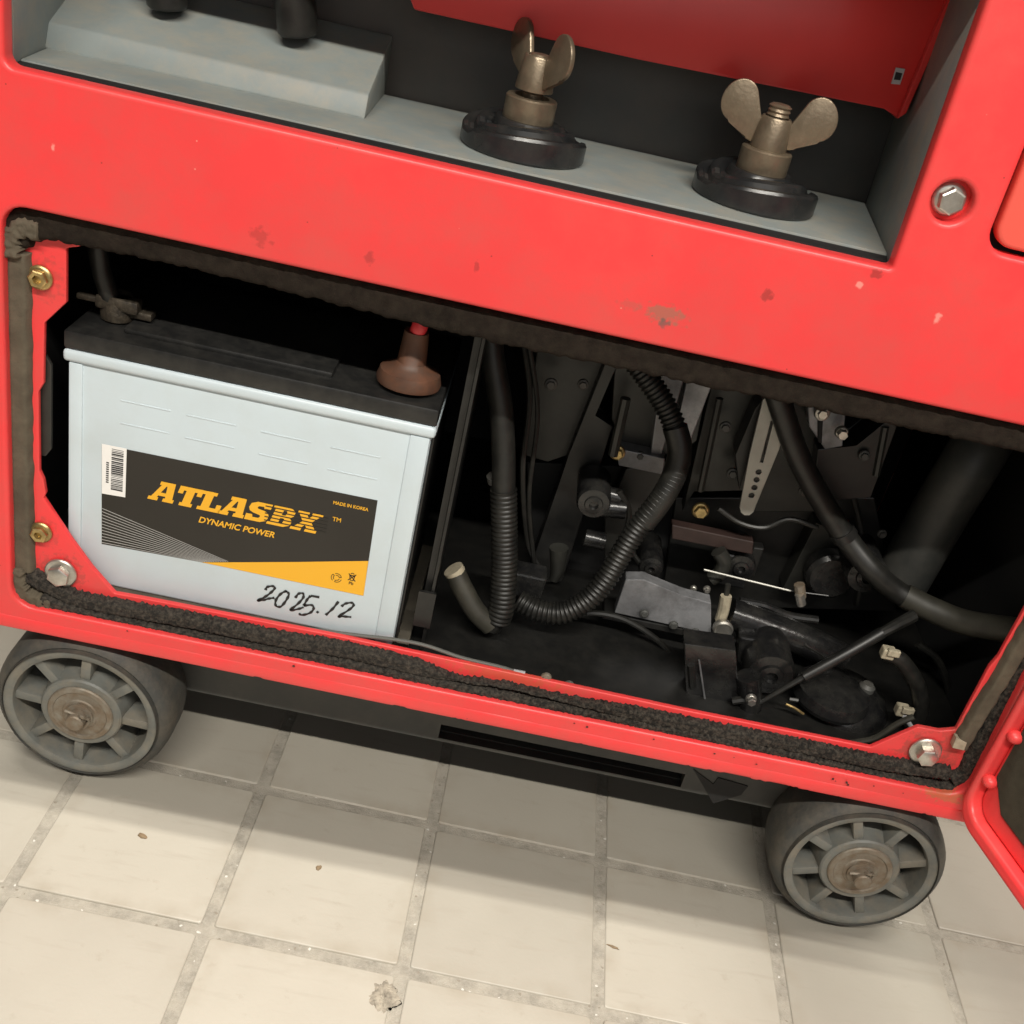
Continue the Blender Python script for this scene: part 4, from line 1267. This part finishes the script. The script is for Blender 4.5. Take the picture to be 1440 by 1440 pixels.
obj('stiffener', prism([(0.4742, 0.1500, 0.2452), (0.4827, 0.1500, 0.2460), (0.4827, 0.1500, 0.2183), (0.4738, 0.1500, 0.2203)], (0, .01, 0), .001), M['black'], gen)
obj('elbow', tube([(0.4428, 0.1300, 0.2465), (0.4498, 0.1300, 0.2382), (0.4497, 0.1300, 0.2273), (0.4447, 0.1300, 0.2206)], .0060, 12, 8), M['olive'], gen, True)
obj('small_tube', tube([(0.4694, 0.1200, 0.2122), (0.4895, 0.1200, 0.2125), (0.5111, 0.1200, 0.2082), (0.5338, 0.1200, 0.2098)], .0034, 10, 8), M['oily'], gen, True)

# cast lumps round the sump
for p, r, d_ in (([(0.4939, 0.0750, 0.1891)][0], .019, .016), ([(0.5204, 0.0700, 0.1540)][0], .011, .014), ([(0.3367, 0.1200, 0.2749)][0], .013, .012), ([(0.4673, 0.1500, 0.2298)][0], .012, .012),
                 ([(0.5560, 0.1300, 0.2580)][0], .016, .014), ([(0.3956, 0.1350, 0.2215)][0], .010, .012)):
    obj('cast_boss', lathe([(r, -.03), (r, d_ * .55), (r * .9, d_ * .8), (r * .55, d_ * .86), (r * .5, d_), (r * .28, d_ * 1.05), (r * .24, d_ * .8), (0, d_ * .8)], p, '-y', 24), M['oily'], gen, True, angle=.5)
for a, b, wd in (([(0.3424, 0.1400, 0.3509)][0], [(0.3446, 0.1400, 0.3034)][0], .004), ([(0.4110, 0.1500, 0.3626)][0], [(0.4190, 0.1500, 0.2846)][0], .003), ([(0.5361, 0.1500, 0.3685)][0], [(0.5438, 0.1500, 0.3288)][0], .003)):
    obj('cast_rib', tube([a, b], wd, 8, 2), M['olive'], gen, True)
slab('fuel_pump', [(0.4459, 0.1420, 0.2398), (0.4694, 0.1420, 0.2388), (0.4773, 0.1420, 0.2097), (0.4522, 0.1420, 0.2090)], .02, M['oily'], gen, .002)
slab('mount_foot', [(0.4685, 0.0850, 0.2026), (0.5016, 0.0850, 0.2042), (0.5163, 0.0850, 0.1801), (0.4911, 0.0850, 0.1664), (0.4733, 0.0850, 0.1795)], .02, M['oily'], gen, .002)
slab('mount_foot', [(0.2773, 0.0950, 0.2110), (0.3161, 0.0950, 0.2108), (0.3150, 0.0950, 0.1904), (0.2843, 0.0950, 0.1895)], .02, M['oily'], gen, .002)

# ground wire along the lip, its lug, and two screws
obj('ground_wire', tube([(0.1507, 0.0178, 0.1778), (0.1862, 0.0178, 0.1812), (0.2166, 0.0176, 0.1846), (0.2372, 0.0176, 0.1848), (0.2637, 0.0176, 0.1807), (0.2899, 0.0176, 0.1797), (0.3059, 0.0180, 0.1776)], .0014, 8, 8), M['wire'], gen, True)
obj('wire_lug', tube([(0.3017, 0.0175, 0.1776), (0.3100, 0.0175, 0.1778)], .0022, 10, 3), M['silver'], gen, True)
obj('screw', hexbolt([(0.3254, 0.0180, 0.1788)][0], .0040, .0028, .003), M['rusty'], gen, True)
obj('screw', hexbolt([(0.3429, 0.0190, 0.1753)][0], .0038, .0026, .003), M['steel'], gen, True)
# positive cable boot and negative clamp
pb = Vector([(0.1909, 0.0448, 0.3690)][0])
bm = lathe([(.0185, 0), (.0190, .003), (.0175, .009), (.012, .012), (.0085, .015), (.0075, .030), (.0070, .036), (0, .036)], pb, 'z', 28, sx=1.12)
boot = obj('terminal_boot', bm, M['boot'], gen, True, angle=.8)
obj('positive_cable', tube([pb + Vector((0, 0, .034)), pb + Vector((.002, .0, .045)), pb + Vector((.004, .03, .075)), pb + Vector((.01, .1, .09))], .0052, 12, 6), M['redcable'], boot, True)
nb = Vector([(-0.0027, 0.0533, 0.3670)][0])
bm = lathe([(.0105, 0), (.011, .006), (.009, .012), (.009, .016), (0, .016)], nb, 'z', 18)
box(bm, nb.x - .012, nb.x + .016, nb.y - .009, nb.y + .002, nb.z + .007, nb.z + .016, .002)
box(bm, nb.x + .008, nb.x + .024, nb.y - .006, nb.y + .004, nb.z + .004, nb.z + .009, .001)
box(bm, nb.x - .024, nb.x - .006, nb.y - .008, nb.y - .003, nb.z + .010, nb.z + .014, .001)
obj('cable_clamp', bm, M['grime'], gen, True, angle=.5)
obj('negative_cable', tube([nb + Vector((-.004, -.003, .013)), nb + Vector((-.010, -.005, .035)), nb + Vector((-.013, -.004, .06)), nb + Vector((-.02, .01, .10))], .0062, 12, 6), M['rubber'], gen, True)

# ------------------------------------------------------------------ the battery
bat = thing('battery', 'white car battery with black lid and black yellow label inside the red generator', 'battery', (0.0955, 0.0865, 0.1753))
BX0, BX1, BY, BZ0, BZ1 = -0.0218, 0.2132, 0.0225, 0.1753, 0.3530
bm = boxbm(BX0, BX1, BY, BY + .127, BZ0, BZ1 - .004, bev=.003, seg=3)
case = obj('case', bm, M['case'], bat, True, angle=.5)
bm = boxbm(BX0 - .0030, BX1 + .0026, BY - .0030, BY + .130, BZ1 - .0085, BZ1, bev=.0028, seg=3)
obj('case_rim', bm, M['case'], case, True, angle=.8)
# raised corner pillars and faint moulded lines
bm = bmesh.new()
box(bm, BX0 + .0005, BX0 + .0095, BY - .0012, BY + .004, BZ0 + .001, BZ1 - .0087, .0011)
obj('case_pillar', bm, M['case'], case, True, angle=.5)
bm = bmesh.new()
box(bm, BX1 - .0135, BX1 - .0005, BY - .0012, BY + .004, BZ0 + .001, BZ1 - .0087, .0011)
obj('case_pillar', bm, M['case'], case, True, angle=.5)
bm = bmesh.new()
for (xa, za) in ((.012, .3235), (.055, .3230), (.104, .3225), (.150, .3220)):
    for dz in (0, -.0165):
        box(bm, xa, xa + .033, BY - .00035, BY + .001, za + dz, za + dz + .0011, .0003)
obj('level_mark', bm, M['case'], case, True, angle=.5)
# lid
bm = bmesh.new()
box(bm, BX0 - .0026, BX1 + .0022, BY - .0022, BY + .130, BZ1 + .0003, BZ1 + .0125, .0018)
lid = obj('lid', bm, M['lid'], bat, True, angle=.5)
bm = bmesh.new()
box(bm, BX0 + .030, BX0 + .165, BY + .012, BY + .115, BZ1 + .012, BZ1 + .0160, .0015)
obj('lid_step', bm, M['lid'], lid, True, angle=.5)
# label, with every printed piece laid a little proud of the one below
LY = BY - .0003
lab = [(0.0006, 0.0222, 0.2890), (0.1858, 0.0222, 0.2906), (0.1868, 0.0222, 0.2126), (0.1257, 0.0222, 0.2125), (0.0729, 0.0222, 0.2126), (0.0020, 0.0222, 0.2105)]
label = obj('label', prism(lab, (0, .00025, 0)), M['label'], bat)


def printed(name, polys, m, lift=1):
    bm = bmesh.new()
    for pl in polys:
        prism([(p[0], LY - .0001 * lift, p[-1]) for p in pl], (0, .00008, 0), bm=bm)
    return obj(name, bm, m, label)


printed('yellow_wedge', [[(0.0725, 0.0220, 0.2126), (0.0804, 0.0220, 0.2145), (0.1390, 0.0220, 0.2295), (0.1863, 0.0220, 0.2421), (0.1868, 0.0220, 0.2127), (0.1257, 0.0220, 0.2126)]], M['yellow'])
printed('barcode_sticker', [[(0.0007, 0.0220, 0.2896), (0.0173, 0.0220, 0.2898), (0.0174, 0.0220, 0.2522), (0.0014, 0.0220, 0.2514)]], M['paper'])
bars = []
b0 = [(0.0074, 0.0220, 0.2875), (0.0154, 0.0220, 0.2875)]
b1 = [(0.0078, 0.0220, 0.2552), (0.0158, 0.0220, 0.2552)]
tt = 0.0
while tt < 1:
    wd = random.choice((.012, .012, .022, .034))
    z0_ = b0[0][2] + (b1[0][2] - b0[0][2]) * tt
    z1_ = b0[0][2] + (b1[0][2] - b0[0][2]) * min(1, tt + wd)
    bars.append([(b0[0][0], 0, z0_), (b0[1][0], 0, z0_), (b0[1][0], 0, z1_), (b0[0][0], 0, z1_)])
    tt += wd + random.choice((.012, .018, .026))
printed('barcode', bars, M['ink'], 2)
tick = []
t0 = [(0.0040, 0.0220, 0.2769), (0.0058, 0.0220, 0.2603)]
for k in range(10):
    zz = t0[0][2] + (t0[1][2] - t0[0][2]) * (k + .15) / 10
    z2_ = t0[0][2] + (t0[1][2] - t0[0][2]) * (k + .75) / 10
    tick.append([(t0[0][0], 0, zz), (t0[1][0], 0, zz), (t0[1][0], 0, z2_), (t0[0][0], 0, z2_)])
printed('barcode_digits', tick, M['ink'], 2)
lines = []
la = [(0.0018, 0.0220, 0.2396), (0.0023, 0.0220, 0.2118)]
lb = [(0.0906, 0.0220, 0.2177), (0.0729, 0.0220, 0.2130)]
for k in range(12):
    f = k / 11
    ax, az = la[0][0], la[0][2] + (la[1][2] - la[0][2]) * f
    bx_, bz_ = lb[0][0] + (lb[1][0] - lb[0][0]) * f, lb[0][2] + (lb[1][2] - lb[0][2]) * f
    # keep the line inside the label's lower edge
    h = .00022
    lines.append([(ax, 0, az + h), (bx_, 0, bz_ + h * .7), (bx_, 0, bz_ - h * .7), (ax, 0, az - h)])
printed('label_line', lines, M['thinline'])

# heavy slanted slab lettering
GL = {
    'A': ([(0, 0), (.40, 0), (.40, .17), (.34, .17), (.365, .27), (.66, .27), (.665, .17), (.60, .17), (.60, 0), (1.04, 0), (1.04, .17), (.97, .17), (.86, 1), (.26, 1), (.26, .83), (.34, .83), (.10, .17), (0, .17)],
          [[(.42, .44), (.63, .44), (.58, .80), (.54, .80)]]),
    'T': ([(.24, 0), (.76, 0), (.76, .17), (.67, .17), (.67, .80), (.78, .80), (.78, .62), (.98, .62), (.98, 1), (.02, 1), (.02, .62), (.22, .62), (.22, .80), (.33, .80), (.33, .17), (.24, .17)], []),
    'L': ([(0, 0), (.92, 0), (.92, .40), (.72, .40), (.72, .19), (.46, .19), (.46, .83), (.58, .83), (.58, 1), (0, 1), (0, .83), (.12, .83), (.12, .17), (0, .17)], []),
    'S': ([(.05, 0), (.70, 0), (.92, .12), (.95, .36), (.86, .52), (.70, .60), (.40, .66), (.36, .73), (.40, .80), (.60, .81), (.66, .70), (.90, .70), (.90, 1), (.28, 1), (.06, .88), (.03, .66), (.12, .50), (.28, .42), (.58, .35), (.62, .28), (.57, .19), (.34, .18), (.27, .32), (.03, .32)], []),
    'B': ([(0, 0), (.70, 0), (.92, .12), (.95, .34), (.80, .51), (.92, .64), (.92, .86), (.72, 1), (0, 1), (0, .86), (.10, .86), (.10, .14), (0, .14)],
          [[(.44, .17), (.60, .19), (.62, .38), (.58, .43), (.44, .43)], [(.44, .58), (.58, .59), (.61, .66), (.60, .80), (.56, .84), (.44, .84)]]),
    'X': ([(0, 0), (.44, 0), (.44, .14), (.40, .14), (.52, .34), (.66, .14), (.60, .14), (.60, 0), (1.08, 0), (1.08, .14), (1.0, .14), (.72, .52), (.94, .86), (1.04, .86), (1.04, 1), (.60, 1), (.60, .86), (.64, .86), (.54, .70), (.42, .86), (.48, .86), (.48, 1), (.02, 1), (.02, .86), (.10, .86), (.36, .50), (.10, .14), (0, .14)], []),
}
ta, tb_ = [(0.0324, 0.0220, 0.2545), (0.1490, 0.0220, 0.2557)]
tc_, td_ = [(0.0361, 0.0220, 0.2693), (0.1564, 0.0220, 0.2718)]
tz0 = (ta[2] + tb_[2]) / 2
tz1 = (tc_[2] + td_[2]) / 2
tH = tz1 - tz0
word = 'ATLASBX'
adv = [1.0, .94, .86, 1.0, .93, .94, 1.05]
tot = sum(adv)
shear = 0.30
pitch_ = (tb_[0] - ta[0] - .001) / tot
xcur = ta[0]
tri = []
for ch, ad in zip(word, adv):
    outp, hs = GL[ch]
    sc_ = pitch_ * .96

    def tf(p):
        return Vector((xcur + p[0] * sc_ + shear * p[1] * tH, tz0 + p[1] * tH))
    me = plate([tf(p) for p in outp], [[tf(p) for p in h] for h in hs], LY - .0003, LY - .0001, 0)
    obj('letter', me, M['yellow'], label)
    xcur += ad * pitch_
# the last two letters are cut by thin dark bands
xb = ta[0] + sum(adv[:5]) * pitch_ - .0015
bands = []
for k in range(5):
    z_ = tz0 + tH * (k + .78) / 5.6
    bands.append([(xb, 0, z_), (tb_[0] + .006, 0, z_), (tb_[0] + .006, 0, z_ + tH * .055), (xb, 0, z_ + tH * .055)])
printed('letter_band', bands, M['label'], 4)


def words_on(body, a, b, m, shear=0.0, bold=0.0, name='lettering', lift=2):
    me = text_fit(body, a[0], b[0], a[2], b[2], LY - .0001 * lift, shear, bold)
    return obj(name, me, m, label)


q0, q1 = [(0.0680, 0.0220, 0.2444), (0.1204, 0.0220, 0.2527)]
words_on('DYNAMIC POWER', (q0[0], 0, q0[2] + .0003), (q1[0], 0, q0[2] + .0052), M['yellow'], .25, .00022)
q0, q1 = [(0.1569, 0.0220, 0.2812), (0.1808, 0.0220, 0.2851)]
words_on('MADE IN KOREA', (q0[0], 0, q0[2] - .0002), (q1[0], 0, q0[2] + .0024), M['yellow'], .0, .0002)
q0, q1 = [(0.1579, 0.0220, 0.2676), (0.1637, 0.0220, 0.2713)]
words_on('TM', (q0[0], 0, q0[2] + .0004), (q1[0], 0, q0[2] + .0036), M['yellow'], 0, .0001)


def strokes(name, polys, wdt, m, lift, par):
    bm = bmesh.new()
    for pl in polys:
        pts = catmull([Vector((p[0], 0, p[-1])) for p in pl], 8) if len(pl) > 2 else [Vector((p[0], 0, p[-1])) for p in pl]
        L_, R2 = [], []
        for i, p in enumerate(pts):
            t = pts[min(i + 1, len(pts) - 1)] - pts[max(i - 1, 0)]
            t.normalize()
            n_ = Vector((-t.z, 0, t.x)) * wdt * .5 * (1 + .25 * math.sin(i * .9))
            L_.append(p + n_)
            R2.append(p - n_)
        yv = LY - .0001 * lift
        a = [bm.verts.new((p.x, yv, p.z)) for p in L_]
        b = [bm.verts.new((p.x, yv, p.z)) for p in R2]
        for i in range(len(pts) - 1):
            bm.faces.new((a[i], a[i + 1], b[i + 1], b[i]))
    return obj(name, bm, m, par)


# small recycling ring and crossed-out bin
rc, rb = [(0.1663, 0.0220, 0.2231), (0.1770, 0.0220, 0.2255)]
ring = []
for k in range(3):
    a0 = 2 * PI * k / 3 + .3
    ring.append([(rc[0] + .0036 * math.cos(a0 + t * .32), 0, rc[2] + .0036 * math.sin(a0 + t * .32)) for t in range(6)])
    ring.append([(rc[0] + .0021 * math.cos(a0 + t * .32), 0, rc[2] + .0021 * math.sin(a0 + t * .32)) for t in range(6)])
    ring.append([(rc[0] + .0021 * math.cos(a0), 0, rc[2] + .0021 * math.sin(a0)), (rc[0] + .0036 * math.cos(a0), 0, rc[2] + .0036 * math.sin(a0))])
strokes('recycling_mark', ring, .00045, M['ink'], 3, label)
bx, bz = rb[0], rb[2]
strokes('bin_mark', [[(bx - .0022, 0, bz + .0022), (bx + .0022, 0, bz + .0022)], [(bx - .0016, 0, bz + .002), (bx - .0011, 0, bz - .0016), (bx + .0011, 0, bz - .0016), (bx + .0016, 0, bz + .002)],
                     [(bx - .0026, 0, bz - .0022), (bx + .0026, 0, bz + .0034)], [(bx - .0026, 0, bz + .0034), (bx + .0026, 0, bz - .0022)],
                     [(bx - .0012, 0, bz + .0035), (bx, 0, bz + .0041), (bx + .0012, 0, bz + .0035)]], .0006, M['ink'], 3, label)
me = text_fit('Pb', bx - .0016, bx + .0016, bz - .0056, bz - .0032, LY - .0003, 0, .0001)
obj('lettering', me, M['ink'], label)

# hand-written date on the case below the label
dg_ = [[(0.1183, 0.0220, 0.2004), (0.1195, 0.0220, 0.2034), (0.1234, 0.0220, 0.2050), (0.1246, 0.0220, 0.2032), (0.1215, 0.0220, 0.1981), (0.1174, 0.0220, 0.1934), (0.1136, 0.0220, 0.1902), (0.1175, 0.0220, 0.1915), (0.1214, 0.0220, 0.1938), (0.1253, 0.0220, 0.1954)],
       [(0.1332, 0.0220, 0.2035), (0.1295, 0.0220, 0.2001), (0.1265, 0.0220, 0.1938), (0.1270, 0.0220, 0.1889), (0.1305, 0.0220, 0.1892), (0.1335, 0.0220, 0.1950), (0.1350, 0.0220, 0.2009), (0.1327, 0.0220, 0.2034)],
       [(0.1397, 0.0220, 0.1990), (0.1418, 0.0220, 0.2032), (0.1448, 0.0220, 0.2040), (0.1452, 0.0220, 0.2004), (0.1418, 0.0220, 0.1939), (0.1373, 0.0220, 0.1878), (0.1422, 0.0220, 0.1897), (0.1465, 0.0220, 0.1926)],
       [(0.1504, 0.0220, 0.2036), (0.1483, 0.0220, 0.1999), (0.1464, 0.0220, 0.1939)], [(0.1464, 0.0220, 0.1939), (0.1518, 0.0220, 0.1958), (0.1536, 0.0220, 0.1932), (0.1515, 0.0220, 0.1889), (0.1463, 0.0220, 0.1857), (0.1436, 0.0220, 0.1863)], [(0.1504, 0.0220, 0.2036), (0.1565, 0.0220, 0.2038)],
       [(0.1559, 0.0220, 0.1913), (0.1575, 0.0220, 0.1904)],
       [(0.1702, 0.0220, 0.2036), (0.1670, 0.0220, 0.1966), (0.1627, 0.0220, 0.1898)],
       [(0.1727, 0.0220, 0.1999), (0.1754, 0.0220, 0.2031), (0.1797, 0.0220, 0.2048), (0.1810, 0.0220, 0.2026), (0.1776, 0.0220, 0.1974), (0.1718, 0.0220, 0.1909), (0.1748, 0.0220, 0.1917), (0.1808, 0.0220, 0.1926)]]
bm_o = strokes('date_writing', dg_, .0017, M['ink'], 1, case)

# ------------------------------------------------------------------ small litter on the floor
def crumb(p, s, m, name, label, cat):
    bm = bmesh.new()
    bmesh.ops.create_icosphere(bm, subdivisions=2, radius=1)
    for v in bm.verts:
        nv = 1 + .45 * noise.noise(v.co * 1.7 + Vector((p[0] * 90, p[1] * 70, 0)))
        v.co = Vector((v.co.x * s[0] * nv, v.co.y * s[1] * nv, max(0, v.co.z) * s[2] * nv))
    a = random.uniform(0, 3)
    for v in bm.verts:
        x, y = v.co.x, v.co.y
        v.co.x, v.co.y = x * math.cos(a) - y * math.sin(a), x * math.sin(a) + y * math.cos(a)
        v.co += Vector((p[0], p[1], .0012))
    o = obj(name, bm, m, None, True)
    o['label'] = label
    o['category'] = cat
    return o


M['tan'] = mat('tan_chip', (0.20, 0.14, 0.08), 0.8, var=.3, vscale=300)
M['plaster'] = mat('grey_plaster', (0.31, 0.275, 0.22), 0.9, var=.5, vscale=200, bump=.6, bscale=600)
crumb([(0.0603, -0.0380, 0.0010)][0], (.0042, .0022, .0018), M['tan'], 'wood_chip', 'small tan chip lying on the cream tile below the left front wheel', 'chip')
crumb([(0.4184, -0.0535, 0.0010)][0], (.0048, .0012, .001), M['tan'], 'twig_bit', 'thin brown twig bit on the cream tile between the two front wheels', 'twig')
crumb([(0.1921, -0.0347, 0.0010)][0], (.0030, .0022, .0012), M['tan'], 'dirt_crumb', 'small yellowish dirt crumb on the tile at the edge of the shadow', 'crumb')
bm = bmesh.new()
c0 = Vector([(0.2589, -0.1316, 0.0000)][0])
bmesh.ops.create_icosphere(bm, subdivisions=5, radius=1)
for v in bm.verts:
    d_ = v.co.normalized()
    n1_ = noise.noise(d_ * 1.6 + Vector((3, 1, 2))) + .6 * noise.noise(d_ * 4.1) + .15 * noise.noise(d_ * 9)
    rr_ = 1 + .5 * n1_
    hz = max(0, d_.z) * (1 + .9 * noise.noise(d_ * 7 + Vector((5, 5, 5))))
    v.co = Vector((d_.x * rr_ * .0085, d_.y * rr_ * .0105, hz * .0012)) + c0 + Vector((0, 0, .0009))
o = obj('mortar_blob', bm, M['plaster'], None, True)
o['label'] = 'dried grey mortar blob stuck on a tile corner near the front edge'
o['category'] = 'mortar'
